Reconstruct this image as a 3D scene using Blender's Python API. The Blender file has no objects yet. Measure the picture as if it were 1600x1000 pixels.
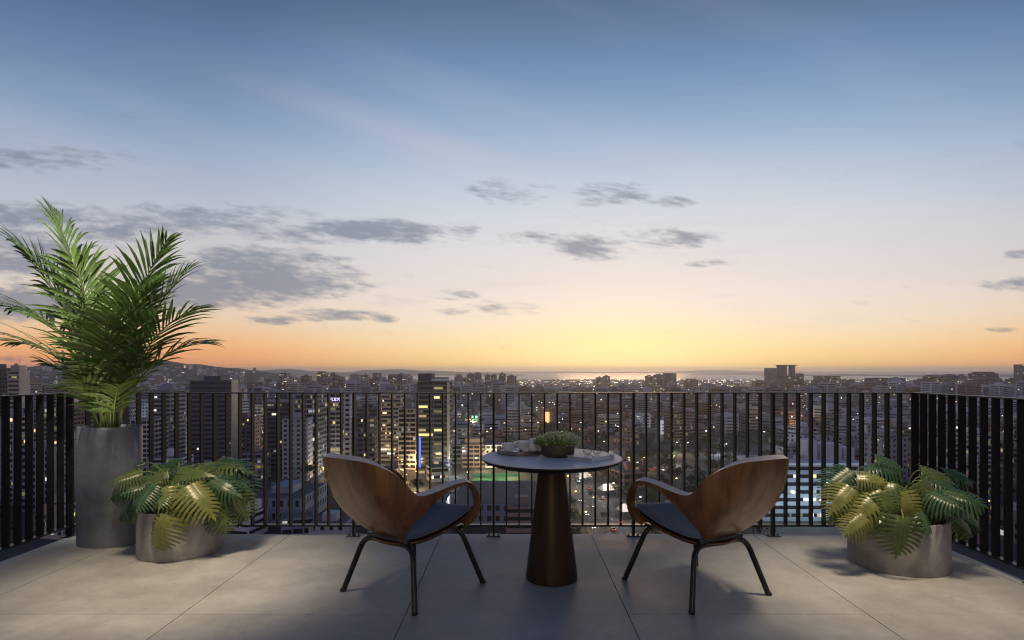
import bpy, math, random
from mathutils import Vector, Matrix, noise as mnoise
R = math.radians
SC = bpy.context.scene
COL = SC.collection

# ------------------------------------------------------------------ camera
CAM_H, FPX, CU, CV = 1.268, 930.0, 805.0, 578.0      # eye height, focal length and principal point in photo pixels
cam_d = bpy.data.cameras.new('camera')
cam_d.sensor_width = 36.0
cam_d.lens = FPX / 1600 * 36
cam_d.shift_x = -(CU - 800) / 1600
cam_d.shift_y = (CV - 500) / 1600
cam_d.clip_start = 0.05
cam_d.clip_end = 60000
cam = bpy.data.objects.new('camera', cam_d)
cam.location = (0, 0, CAM_H)
cam.rotation_euler = (R(90), 0, 0)
COL.objects.link(cam)
SC.camera = cam

def lin(c):
    return tuple((v / 255 / 12.92) if v / 255 <= 0.04045 else ((v / 255 + 0.055) / 1.055) ** 2.4 for v in c)

# ------------------------------------------------------------------ render settings
SC.view_settings.view_transform = 'Standard'
SC.view_settings.look = 'None'
SC.view_settings.exposure = 0.0
SC.view_settings.gamma = 1.0
SC.view_settings.use_curve_mapping = False
SC.render.engine = 'CYCLES'
cy = SC.cycles
cy.use_denoising = True
cy.filter_width = 1.15
cy.use_adaptive_sampling = True
cy.adaptive_threshold = 0.006
cy.max_bounces = 7
cy.diffuse_bounces = 3
cy.glossy_bounces = 3
cy.transmission_bounces = 4
cy.transparent_max_bounces = 8
cy.volume_bounces = 1
cy.sample_clamp_indirect = 4.0
cy.caustics_reflective = False
cy.caustics_refractive = False
HAZE = 0.95e-4

# ------------------------------------------------------------------ sky
SUN_AZ, SUN_EL = R(10.1), R(5)          # the sun has just gone behind the far shore, a little right of centre
W = bpy.data.worlds.new('World')
SC.world = W
W.use_nodes = True
wt = W.node_tree
wt.nodes.clear()

class E:
    """tiny wrapper that writes Math nodes from expressions"""
    def __init__(s, t, k): s.t, s.k = t, k
    def _m(s, op, a, b=None, c=None, clamp=False):
        n = s.t.nodes.new('ShaderNodeMath'); n.operation = op; n.use_clamp = clamp
        for i, v in enumerate((a, b, c)):
            if v is None: continue
            if isinstance(v, E): s.t.links.new(v.k, n.inputs[i])
            else: n.inputs[i].default_value = v
        return E(s.t, n.outputs[0])
    def __add__(s, o): return s._m('ADD', s, o)
    def __radd__(s, o): return s._m('ADD', o, s)
    def __sub__(s, o): return s._m('SUBTRACT', s, o)
    def __rsub__(s, o): return s._m('SUBTRACT', o, s)
    def __mul__(s, o): return s._m('MULTIPLY', s, o)
    def __rmul__(s, o): return s._m('MULTIPLY', o, s)
    def __truediv__(s, o): return s._m('DIVIDE', s, o)
    def sqrt(s): return s._m('SQRT', s)
    def exp(s): return s._m('EXPONENT', s)
    def maxi(s, o): return s._m('MAXIMUM', s, o)
    def mini(s, o): return s._m('MINIMUM', s, o)
    def gt(s, o): return s._m('GREATER_THAN', s, o)
    def step(s, a, b):
        n = s.t.nodes.new('ShaderNodeMapRange'); n.interpolation_type = 'SMOOTHSTEP'
        s.t.links.new(s.k, n.inputs['Value'])
        n.inputs['From Min'].default_value, n.inputs['From Max'].default_value = a, b
        return E(s.t, n.outputs['Result'])

def ramp(t, fac, stops, interp='LINEAR'):
    n = t.nodes.new('ShaderNodeValToRGB')
    n.color_ramp.interpolation = interp
    el = n.color_ramp.elements
    while len(el) < len(stops): el.new(0.5)
    for e_, (p, c) in zip(el, stops):
        e_.position = p
        e_.color = (*lin(c), 1)
    t.links.new(fac.k if isinstance(fac, E) else fac, n.inputs['Fac'])
    return n.outputs['Color']

def mixc(t, fac, a, b, mode='MIX'):
    n = t.nodes.new('ShaderNodeMix'); n.data_type = 'RGBA'; n.blend_type = mode; n.clamp_factor = True
    if isinstance(fac, E): t.links.new(fac.k, n.inputs[0])
    elif hasattr(fac, 'is_linked'): t.links.new(fac, n.inputs[0])
    else: n.inputs[0].default_value = fac
    for i, v in ((6, a), (7, b)):
        if hasattr(v, 'is_linked'): t.links.new(v, n.inputs[i])
        else: n.inputs[i].default_value = (*v, 1)
    return n.outputs[2]

tc = wt.nodes.new('ShaderNodeTexCoord')
sep = wt.nodes.new('ShaderNodeSeparateXYZ')
wt.links.new(tc.outputs['Generated'], sep.inputs[0])
dx, dy, dz = (E(wt, sep.outputs[i]) for i in range(3))
hor = (dx * dx + dy * dy).sqrt().maxi(0.001)
elev = (dz / (dy * dy + dx * dx * 0.45).sqrt().maxi(0.02)).maxi(0.0).mini(1.0)      # rises a little faster away from the sunset axis
cs = (dx * math.sin(SUN_AZ) + dy * math.cos(SUN_AZ)) / hor
front = ramp(wt, elev, [(0, (253, 204, 120)), (.02, (253, 215, 145)), (.045, (253, 226, 178)), (.08, (248, 230, 209)), (.12, (241, 228, 220)), (.16, (233, 224, 221)),
                        (.20, (226, 222, 225)), (.25, (215, 220, 228)), (.32, (192, 206, 223)), (.40, (156, 180, 210)), (.46, (133, 161, 197)), (.52, (112, 142, 182)),
                        (.575, (101, 126, 160)), (.63, (88, 110, 145)), (.8, (60, 86, 126)), (1, (46, 70, 112))])
side = ramp(wt, elev, [(0, (238, 154, 104)), (.02, (248, 170, 112)), (.045, (250, 190, 134)), (.08, (240, 210, 178)), (.12, (228, 211, 198)), (.16, (212, 204, 200)),
                       (.20, (205, 203, 207)), (.25, (190, 196, 208)), (.32, (166, 182, 205)), (.40, (136, 160, 192)), (.46, (116, 141, 177)), (.52, (99, 125, 163)),
                       (.575, (85, 110, 147)), (.63, (74, 98, 136)), (.8, (56, 80, 120)), (1, (46, 70, 112))])
back = ramp(wt, elev, [(0, (150, 124, 138)), (.08, (190, 152, 158)), (.2, (164, 144, 164)), (.4, (106, 118, 154)), (.7, (64, 88, 130)), (1, (46, 70, 112))])
sky = mixc(wt, cs.step(0.99, 0.78), front, side)
sky = mixc(wt, cs.step(0.45, -0.45), sky, back)
yy = dy.maxi(0.03)
pp, qq = dx / yy, dz / yy
infront = dy.step(0.03, 0.2)
gx = (pp - math.tan(SUN_AZ)) / 0.22
gq = (qq - 0.028) / 0.048
glow = (0.0 - (gx * gx + gq * gq)).exp() * infront
sky = mixc(wt, glow * 0.85, sky, lin((255, 240, 178)))

def comb(x, y, z=0.0):
    n = wt.nodes.new('ShaderNodeCombineXYZ')
    for i, v in enumerate((x, y, z)):
        if isinstance(v, E): wt.links.new(v.k, n.inputs[i])
        else: n.inputs[i].default_value = v
    return n.outputs[0]

def wnoise(vec, scale, detail=6, rough=0.6):
    n = wt.nodes.new('ShaderNodeTexNoise')
    n.inputs['Scale'].default_value = scale; n.inputs['Detail'].default_value = detail; n.inputs['Roughness'].default_value = rough
    wt.links.new(vec, n.inputs['Vector'])
    return E(wt, n.outputs['Fac'])

wob = wnoise(comb(pp * 1.0, qq * 2.5, 2.2), 7.0, 3, 0.5) - 0.5
n_big = wnoise(comb(pp * 1.0 + wob * 0.05, qq * 3.8 + pp * 0.30, 3.1), 7.5, 8, 0.62)
n_fine = wnoise(comb(pp * 1.0 + wob * 0.03, qq * 3.6 + pp * 0.35, 9.4), 24.0, 6, 0.60)
n_wisp = wnoise(comb(pp * 0.8 + qq * 1.2, qq * 3.2 + pp * 0.9, 1.7), 2.0, 4, 0.5)
CLOUDS = [  # centre and half extents in photo pixels, weight: converted to directions below
    (390, 437, 165, 50, 1.2), (300, 452, 130, 42, 1.04), (560, 362, 190, 20, 1.10), (330, 345, 165, 24, .75), (190, 352, 130, 34, .72), (60, 338, 110, 26, .7),
    (20, 395, 130, 40, 0.98), (20, 474, 130, 30, 1.6), (60, 246, 160, 20, .72), (800, 300, 75, 22, .62), (955, 303, 70, 19, .72), (1050, 316, 40, 11, .55), (920, 384, 75, 21, .78), (1042, 371, 85, 17, .82), (835, 371, 60, 11, .55),
    (520, 491, 75, 11, .8), (415, 499, 60, 9, .8), (710, 460, 38, 8, .6), (788, 482, 60, 12, .62), (712, 486, 30, 6, .6), (602, 498, 22, 6, .6), (1590, 443, 60, 12, .85),
    (1565, 515, 26, 5, .7), (1590, 397, 30, 6, .6), (1120, 413, 40, 7, .4), (700, 358, 60, 14, .6), (540, 446, 55, 10, .5), (20, 561, 60, 6, .7)]
cl = None
for (u, v, ru, rv, wgt) in CLOUDS:
    a = (pp - (u - CU) / FPX) / (ru / FPX)
    b = (qq - (CV - v) / FPX) / (rv / FPX)
    m = (1.0 - (a * a + b * b) * 0.8).maxi(-0.6) * wgt
    cl = m if cl is None else cl.maxi(m)
dens = cl + (n_big - 0.5) * 2.3 + (n_fine - 0.5) * 2.5
cloud = dens.step(-0.05, 1.15) * infront * cl.step(-0.55, 0.2)
ccol = mixc(wt, qq.step(0.0, 0.09), lin((134, 112, 114)), lin((118, 129, 149)))
sky = mixc(wt, cloud * 0.80, sky, ccol)
veil = n_wisp.step(0.42, 0.85) * qq.step(0.1, 0.25) * infront
sky = mixc(wt, veil * 0.16, sky, lin((226, 216, 222)))
st_a = ((pp + 0.165) * 0.945 - (qq - 0.385) * 0.327) / 0.26
st_b = ((pp + 0.165) * 0.327 + (qq - 0.385) * 0.945) / 0.034
streak = (0.0 - (st_a * st_a + st_b * st_b)).exp() * n_wisp.step(0.25, 0.75) * infront
sky = mixc(wt, streak * 0.34, sky, lin((226, 208, 214)))
veil2 = wnoise(comb(pp * 0.7, qq * 6.0 - pp * 0.4, 5.5), 3.0, 5, 0.6).step(0.5, 0.72) * qq.step(0.42, 0.2) * qq.step(0.03, 0.1) * infront
sky = mixc(wt, veil2 * 0.16, sky, lin((176, 176, 190)))
nish = wt.nodes.new('ShaderNodeTexSky')
nish.sky_type = 'NISHITA'; nish.sun_disc = False
nish.sun_elevation = SUN_EL; nish.sun_rotation = SUN_AZ
nish.altitude = 100
nsc = wt.nodes.new('ShaderNodeVectorMath'); nsc.operation = 'SCALE'; nsc.inputs['Scale'].default_value = 0.08
wt.links.new(nish.outputs[0], nsc.inputs[0])
sky = mixc(wt, 0.06, sky, nsc.outputs[0])
bg = wt.nodes.new('ShaderNodeBackground'); bg.inputs['Strength'].default_value = 1.0
wt.links.new(sky, bg.inputs['Color'])
wo = wt.nodes.new('ShaderNodeOutputWorld')
wt.links.new(bg.outputs[0], wo.inputs['Surface'])

# ------------------------------------------------------------------ sun (last orange light, almost level)
sd = bpy.data.lights.new('sun', 'SUN')
sd.energy = 0.22
sd.angle = R(12)
sd.color = (1.0, 0.60, 0.30)
so = bpy.data.objects.new('sun', sd)
COL.objects.link(so)
sdir = Vector((math.sin(SUN_AZ) * math.cos(SUN_EL), math.cos(SUN_AZ) * math.cos(SUN_EL), math.sin(SUN_EL)))
so.rotation_euler = sdir.to_track_quat('Z', 'Y').to_euler()
so.location = (0, 0, 30)

# terrace downlights on the added beams overhead: two warm spots that light the planters and the floor
def spot(x, y, z, tx, ty, tz, power, size, blend=1.0, col=(1.0, 0.74, 0.46), rad=0.05):
    d = bpy.data.lights.new('terrace_or_fill_spot', 'SPOT')
    d.energy, d.spot_size, d.spot_blend, d.color, d.shadow_soft_size = power, R(size), blend, col, rad
    o = bpy.data.objects.new('terrace_or_fill_spot', d)
    o.location = (x, y, z)
    o.rotation_euler = (Vector((x, y, z)) - Vector((tx, ty, tz))).to_track_quat('Z', 'Y').to_euler()
    COL.objects.link(o)
spot(-1.92, 2.80, 3.62, -2.06, 3.62, 0.0, 620, 40, col=(1.0, .79, .54), rad=.30)
spot(2.15, 3.20, 3.62, 2.12, 3.45, 0.0, 520, 39, col=(1.0, .79, .54), rad=.30)
spot(-2.70, 3.05, 3.62, -2.94, 4.38, 2.02, 950, 44, 1.0, (1.0, 0.93, 0.76), .08)  # fill spot added to brighten the palm
spot(-2.85, 4.10, 0.835, -2.98, 4.40, 2.3, 3, 150, 1.0, (1.0, 0.86, 0.55), 0.04)      # spike light among the palm stalks

# the lit living room behind the viewer shines out through its open sliding door
rl_ = bpy.data.lights.new('room_light', 'POINT'); rl_.energy = 150; rl_.color = (1.0, .84, .64); rl_.shadow_soft_size = .35
ro_ = bpy.data.objects.new('room_light', rl_); ro_.location = (-.2, -3.6, 2.35); COL.objects.link(ro_)

# ------------------------------------------------------------------ helpers
def at(u, v, Y):
    """world point seen at photo pixel (u, v) at depth Y"""
    return Vector(((u - CU) / FPX * Y, Y, CAM_H - (v - CV) / FPX * Y))

class MB:
    def __init__(s): s.v, s.f, s.m = [], [], []
    def add(s, vs, fs, m=0):
        b = len(s.v); s.v += [tuple(p) for p in vs]
        for f in fs: s.f.append(tuple(b + i for i in f)); s.m.append(m)
    def box(s, x0, x1, y0, y1, z0, z1, m=0, bottom=True):
        f = [(4, 5, 6, 7), (0, 1, 5, 4), (1, 2, 6, 5), (2, 3, 7, 6), (3, 0, 4, 7)]
        if bottom: f.append((3, 2, 1, 0))
        s.add([(x0, y0, z0), (x1, y0, z0), (x1, y1, z0), (x0, y1, z0), (x0, y0, z1), (x1, y0, z1), (x1, y1, z1), (x0, y1, z1)], f, m)
    def lathe(s, prof, n=48, m=0, cx=0, cy=0, sx=1, sy=1, cap0=False, cap1=False):
        b = len(s.v)
        for (r, z) in prof:
            for i in range(n):
                a = 2 * math.pi * i / n
                s.v.append((cx + r * sx * math.cos(a), cy + r * sy * math.sin(a), z))
        for k in range(len(prof) - 1):
            for i in range(n):
                j = (i + 1) % n
                s.f.append((b + k * n + i, b + k * n + j, b + (k + 1) * n + j, b + (k + 1) * n + i)); s.m.append(m)
        if cap0: s.f.append(tuple(b + i for i in reversed(range(n)))); s.m.append(m)
        if cap1: s.f.append(tuple(b + (len(prof) - 1) * n + i for i in range(n))); s.m.append(m)
    def tube(s, pts, r, n=8, m=0, caps=True):
        pts = [Vector(p) for p in pts]
        rr = r if isinstance(r, (list, tuple)) else [r] * len(pts)
        b = len(s.v)
        t0 = (pts[1] - pts[0]).normalized()
        nrm = t0.orthogonal().normalized()
        for i, p in enumerate(pts):
            t = (pts[min(i + 1, len(pts) - 1)] - pts[max(i - 1, 0)]).normalized()
            nrm = (nrm - t * nrm.dot(t)).normalized()
            bi = t.cross(nrm)
            for k in range(n):
                a = 2 * math.pi * k / n
                s.v.append(tuple(p + (nrm * math.cos(a) + bi * math.sin(a)) * rr[i]))
        for i in range(len(pts) - 1):
            for k in range(n):
                l = (k + 1) % n
                s.f.append((b + i * n + k, b + i * n + l, b + (i + 1) * n + l, b + (i + 1) * n + k)); s.m.append(m)
        if caps:
            s.f.append(tuple(b + i for i in reversed(range(n)))); s.m.append(m)
            s.f.append(tuple(b + (len(pts) - 1) * n + i for i in range(n))); s.m.append(m)
    def mesh(s, name, mats):
        me = bpy.data.meshes.new(name)
        me.from_pydata(s.v, [], s.f)
        for m in (mats if isinstance(mats, (list, tuple)) else [mats]): me.materials.append(m)
        if any(s.m): me.polygons.foreach_set('material_index', s.m)
        return me
    def build(s, name, mats, parent=None, smooth=False, auto=None, loc=None):
        me = s.mesh(name, mats)
        if smooth:
            me.shade_smooth()
            if auto: me.set_sharp_from_angle(angle=R(auto))
        return put(name, me, parent, loc)

def put(name, me, parent=None, loc=None):
    o = bpy.data.objects.new(name, me)
    COL.objects.link(o)
    if parent: o.parent = parent
    if loc is not None: o.location = loc
    return o

def thing(name, label, cat, loc=(0, 0, 0), rz=0.0, group=None):
    o = bpy.data.objects.new(name, None)
    o.empty_display_size = 0.1
    o.location = loc; o.rotation_euler = (0, 0, rz)
    COL.objects.link(o)
    return tag(o, label, cat, group)

def tag(o, label=None, cat=None, group=None, kind=None):
    if label: o['label'] = label
    if cat: o['category'] = cat
    if group: o['group'] = group
    if kind: o['kind'] = kind
    return o

def bevel(o, w=0.004, seg=2):
    m = o.modifiers.new('bevel', 'BEVEL'); m.width = w; m.segments = seg; m.limit_method = 'ANGLE'; m.angle_limit = R(40)
    return o

def catmull(pts, n):
    pts = [Vector(p) for p in pts]
    out = []
    L = len(pts) - 1
    for i in range(L):
        p0, p1, p2, p3 = pts[max(i - 1, 0)], pts[i], pts[i + 1], pts[min(i + 2, L)]
        for k in range(n):
            t = k / n
            out.append(0.5 * ((2 * p1) + (p2 - p0) * t + (2 * p0 - 5 * p1 + 4 * p2 - p3) * t * t + (3 * p1 - p0 - 3 * p2 + p3) * t ** 3))
    out.append(pts[-1])
    return out

def fillet(pts, r, n=8):
    pts = [Vector(p) for p in pts]
    out = [pts[0]]
    for i in range(1, len(pts) - 1):
        a, b, c = pts[i - 1], pts[i], pts[i + 1]
        p, q = b + (a - b).normalized() * r, b + (c - b).normalized() * r
        for k in range(n + 1):
            t = k / n
            out.append(p * (1 - t) ** 2 + b * 2 * t * (1 - t) + q * t * t)
    out.append(pts[-1])
    return out

# ------------------------------------------------------------------ materials
def mat(name, col, rough=0.6, metal=0.0, var=0.0, vscale=3.0, bump=0.0, bscale=40.0, stretch=(1, 1, 1), coat=0.0, spec=0.5, emit=None, estr=1.0, trans=0.0, detail=5, rvar=0.0):
    m = bpy.data.materials.new(name)
    m.use_nodes = True
    t = m.node_tree
    b = t.nodes['Principled BSDF']
    b.inputs['Base Color'].default_value = (*col, 1)
    b.inputs['Roughness'].default_value = rough
    b.inputs['Metallic'].default_value = metal
    b.inputs['Specular IOR Level'].default_value = spec
    b.inputs['Coat Weight'].default_value = coat
    b.inputs['Coat Roughness'].default_value = 0.25
    if var or bump or rvar:
        c = t.nodes.new('ShaderNodeTexCoord'); mp = t.nodes.new('ShaderNodeMapping')
        mp.inputs['Scale'].default_value = stretch
        t.links.new(c.outputs['Object'], mp.inputs['Vector'])
    if var or rvar:
        n = t.nodes.new('ShaderNodeTexNoise'); n.inputs['Scale'].default_value = vscale; n.inputs['Detail'].default_value = detail; n.inputs['Roughness'].default_value = 0.62
        t.links.new(mp.outputs[0], n.inputs['Vector'])
        r = t.nodes.new('ShaderNodeMapRange')
        r.inputs['From Min'].default_value, r.inputs['From Max'].default_value = 0.3, 0.7
        r.inputs['To Min'].default_value, r.inputs['To Max'].default_value = 1 - var, 1 + var
        t.links.new(n.outputs['Fac'], r.inputs['Value'])
        h = t.nodes.new('ShaderNodeVectorMath'); h.operation = 'SCALE'; h.inputs[0].default_value = col
        t.links.new(r.outputs[0], h.inputs['Scale'])
        t.links.new(h.outputs[0], b.inputs['Base Color'])
        if rvar:
            r2 = t.nodes.new('ShaderNodeMapRange')
            r2.inputs['From Min'].default_value, r2.inputs['From Max'].default_value = 0.3, 0.7
            r2.inputs['To Min'].default_value, r2.inputs['To Max'].default_value = rough - rvar, rough + rvar
            t.links.new(n.outputs['Fac'], r2.inputs['Value']); t.links.new(r2.outputs[0], b.inputs['Roughness'])
    if bump:
        n2 = t.nodes.new('ShaderNodeTexNoise'); n2.inputs['Scale'].default_value = bscale; n2.inputs['Detail'].default_value = 4
        t.links.new(mp.outputs[0], n2.inputs['Vector'])
        bp = t.nodes.new('ShaderNodeBump'); bp.inputs['Strength'].default_value = bump; bp.inputs['Distance'].default_value = 0.01
        t.links.new(n2.outputs['Fac'], bp.inputs['Height']); t.links.new(bp.outputs[0], b.inputs['Normal'])
    if emit:
        b.inputs['Emission Color'].default_value = (*emit, 1); b.inputs['Emission Strength'].default_value = estr
    if trans:
        out = t.nodes['Material Output']
        tr = t.nodes.new('ShaderNodeBsdfTranslucent'); mx = t.nodes.new('ShaderNodeMixShader'); mx.inputs[0].default_value = trans
        src = b.inputs['Base Color'].links[0].from_socket if b.inputs['Base Color'].is_linked else None
        if src: t.links.new(src, tr.inputs['Color'])
        else: tr.inputs['Color'].default_value = (*col, 1)
        t.links.new(b.outputs[0], mx.inputs[1]); t.links.new(tr.outputs[0], mx.inputs[2]); t.links.new(mx.outputs[0], out.inputs['Surface'])
    return m

def emat(name, col, s):
    m = mat(name, (0.05, 0.05, 0.05), 0.5, emit=col, estr=s)
    m.cycles.emission_sampling = 'NONE'
    return m
# ================================================================== TERRACE
M_tile = mat('porcelain_tile', (0.405, 0.408, 0.392), 0.55, var=0.13, vscale=2.2, bump=0.14, bscale=90, detail=10, rvar=0.10, spec=0.3)
def tile_wear():
    t = M_tile.node_tree; bs = t.nodes['Principled BSDF']; src = bs.inputs['Base Color'].links[0].from_socket
    g = t.nodes.new('ShaderNodeNewGeometry'); oi = t.nodes.new('ShaderNodeObjectInfo')
    def nz(scale, det, a, b2, c, d):
        n = t.nodes.new('ShaderNodeTexNoise'); n.inputs['Scale'].default_value = scale; n.inputs['Detail'].default_value = det; n.inputs['Roughness'].default_value = .7
        t.links.new(g.outputs['Position'], n.inputs['Vector']); r = t.nodes.new('ShaderNodeMapRange')
        for k, v in zip(('From Min', 'From Max', 'To Min', 'To Max'), (a, b2, c, d)): r.inputs[k].default_value = v
        t.links.new(n.outputs['Fac'], r.inputs['Value']); return E(t, r.outputs[0])
    k = nz(1.1, 6, .35, .68, .86, 1.10) * nz(14, 5, .3, .7, .93, 1.06) * nz(120, 2, .35, .75, .94, 1.05) * (E(t, oi.outputs['Random']) * .12 + .94) * nz(5, 8, .60, .70, 1.0, .78)
    v = t.nodes.new('ShaderNodeVectorMath'); v.operation = 'SCALE'; t.links.new(src, v.inputs[0]); t.links.new(k.k, v.inputs['Scale']); t.links.new(v.outputs[0], bs.inputs['Base Color'])
tile_wear()
M_joint = mat('dark_grout', (0.05, 0.048, 0.045), 0.9)
M_slab = mat('slab_concrete', (0.2, 0.2, 0.2), 0.8, var=0.1)
M_black = mat('black_powder_coat', (0.012, 0.0125, 0.014), 0.36, spec=0.5, var=0.1, vscale=30)
M_bronze_bar = mat('dark_bronze_paint', (0.015, 0.0145, 0.0145), 0.55, metal=0.0, spec=0.2, var=0.12, vscale=12)
M_conc = mat('grey_concrete', (0.30, 0.288, 0.28), 0.74, var=0.42, vscale=4.2, bump=0.2, bscale=55, detail=8, rvar=0.08)
M_conc_dark = mat('slate_concrete', (0.155, 0.17, 0.20), 0.5, var=0.42, vscale=3.8, bump=0.16, bscale=50, detail=8, rvar=0.08)
M_soil = mat('soil', (0.018, 0.013, 0.009), 0.95, var=0.4, vscale=30, bump=0.8, bscale=60)

XL, XR, YF = -3.40, 3.07, 4.60
floor = MB()
floor.box(XL + .004, XR - .004, -2.0, YF - .004, -0.32, -0.006)
floor_o = floor.build('terrace_floor', M_joint)
tag(floor_o, kind='structure')
xs = [XL, -2.90, -1.731, -0.570, 0.585, 1.829, 2.99, XR]
ys = [YF, 3.09, 1.58, 0.07, -1.44, -2.0]
rng = random.Random(3)
for i in range(len(xs) - 1):
    for j in range(len(ys) - 1):
        a, b = xs[i], xs[i + 1]; c, d = ys[j + 1], ys[j]
        ga, gb = (0.0 if i == 0 else .0022), (0.0 if i == len(xs) - 2 else .0022)
        t = MB()
        t.box(a + ga, b - gb, c + .0011, d - (.0011 if j else 0), -0.0055, 0.0)
        o = t.build('tile', M_tile, floor_o)
        o.location.z = rng.uniform(-.0003, .0003)

# the building's own wall behind the viewer
bw = MB()
bw.box(XL - .6, -1.9, -2.3, -2.004, -0.32, 4.2); bw.box(1.9, XR + .6, -2.3, -2.004, -0.32, 4.2); bw.box(-1.9, 1.9, -2.3, -2.004, 2.55, 4.2)
tag(bw.build('building_wall', mat('dark_render', (0.10, 0.10, 0.105), 0.8)), kind='structure')
rm_ = MB()
rm_.box(-3.2, 3.2, -6.2, -2.31, -.12, -.01); rm_.box(-3.2, 3.2, -6.2, -2.31, 2.75, 2.9); rm_.box(-3.2, 3.2, -6.4, -6.21, 0, 2.74); rm_.box(-3.4, -3.21, -6.2, -2.31, 0, 2.74); rm_.box(3.21, 3.4, -6.2, -2.31, 0, 2.74)
tag(rm_.build('living_room', mat('warm_plaster', (.6, .55, .48), .8)), kind='structure')
sf = MB()  # unseen beams added to carry the downlights and let skylight reach the floor
for yb in (-.9, 1.1, 3.04): sf.box(XL - .3, XR + .3, yb, yb + .12, 3.66, 3.86)
for k in range(9): sf.box(XL + k * .8, XL + k * .8 + .06, -2.0, 3.3, 3.862, 3.96)
tag(sf.build('unseen_pergola', M_black), kind='structure')

# ------------------------------------------------------------------ railings
SP = 19.8 / FPX * 4.56
RY = 4.555
bar_me = MB(); bar_me.box(-.005, .005, -.025, .025, 0.087, 1.088); bar_mesh = bar_me.mesh('baluster', M_bronze_bar)
post_me = MB(); post_me.box(-.008, .008, -.0255, .0255, 0.006, 1.088); post_mesh = post_me.mesh('post', M_bronze_bar)
plate_me = MB(); plate_me.box(-.052, .052, -.032, .032, 0.0, 0.008)
plate_me.lathe([(.009, .008), (.009, .014), (.004, .016)], 6, cx=.036, cap1=True); plate_me.lathe([(.009, .008), (.009, .014), (.004, .016)], 6, cx=-.036, cap1=True)
plate_mesh = plate_me.mesh('base_plate', M_black)

def railing(label, a, b, cols, posts, orient, place):
    """a run of flat upright bars between a thin top rail and a thin bottom rail"""
    L = (Vector(b) - Vector(a)).length
    ang = math.atan2(b[1] - a[1], b[0] - a[0])
    r = thing('balcony_railing', label, 'railing', (a[0], a[1], 0), ang)
    top = MB(); top.box(-.006, L + .006, -.027, .027, 1.088, 1.097); top.build('top_rail', M_black, r)
    bot = MB(); bot.box(0, L, -.024, .024, 0.074, 0.087); bot.build('bottom_rail', M_black, r)
    for s in cols:
        put('baluster', bar_mesh, r, (s, 0, 0))
    for s in posts:
        p = put('post', post_mesh, r, (s, 0, 0))
        put('base_plate', plate_mesh, p)
    return r
CX0, CX1 = (118 - CU) / FPX * RY, (1424 - CU) / FPX * RY
fx, pxs = [], []
k = -40
while k < 60:
    x = (771.4 - CU) / FPX * RY + k * SP
    if CX0 + .04 < x < CX1 - .03:
        (pxs if k % 11 == 0 else fx).append(x - CX0)
    k += 1
railing('black bar railing along the front edge of the terrace facing the city', (CX0, RY, 0), (CX1, RY, 0), fx, pxs, 0, 0)
n_side = 46
railing('black bar railing on the left side, beside the tall palm planter', (CX0 - .035, -0.05, 0), (CX0 - .035, RY + .03, 0),
        [RY + .04 - i * SP * .985 for i in range(1, n_side) if i % 11], [RY + .04 - i * SP * .985 for i in range(0, n_side, 11)], 1, 0)
railing('black bar railing on the right side, behind the right monstera planter', (CX1 + .02, -0.05, 0), (CX1 + .02, RY + .03, 0),
        [RY + .04 - i * SP * .985 for i in range(1, n_side) if i % 11], [RY + .04 - i * SP * .985 for i in range(0, n_side, 11)], 1, 0)

# ------------------------------------------------------------------ planters
def planter(label, cx, cy, r, h, m, sx=1.0, sy=1.0, wall=.022, group=None):
    p = thing('planter', label, 'planter', (cx, cy, 0), 0, group)
    o = MB()
    o.lathe([(r * .985, 0.0), (r * .99, .004), (r, .014), (r, h - .006), (r - .004, h), (r - wall + .004, h), (r - wall, h - .005), (r - wall, h - .12)], 96, 0, 0, 0, sx, sy, cap0=True)
    o.build('pot', m, p, True, 50)
    s = MB(); rs = random.Random(int(cx * 100) & 255)
    n = 40; rows = 7
    vs = [(0, 0, h - .035)]; fs = []
    for k in range(1, rows + 1):
        for i in range(n):
            a = 2 * math.pi * i / n; rr = (r - wall - .001) * k / rows
            vs.append((rr * sx * math.cos(a), rr * sy * math.sin(a), h - .045 + rs.uniform(-.008, .008)))
    for i in range(n): fs.append((0, 1 + i, 1 + (i + 1) % n))
    for k in range(rows - 1):
        for i in range(n):
            j = (i + 1) % n; a = 1 + k * n
            fs.append((a + i, a + n + i, a + n + j, a + j))
    s.add(vs, fs); s.build('soil', M_soil, p, True)
    return p
PT = (-2.975, 4.368); PL = (-2.345, 4.175); PR = (2.508, 3.907)
planter('tall slate grey cylinder planter in the left corner holding the palm', PT[0], PT[1], .225, .857, M_conc_dark, 1.0, .66)
planter('low round concrete planter on the left, warmly lit, under a monstera', PL[0], PL[1], .268, .318, M_conc)
planter('low round concrete planter on the right beside the side railing', PR[0], PR[1], .288, .318, M_conc)

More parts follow.
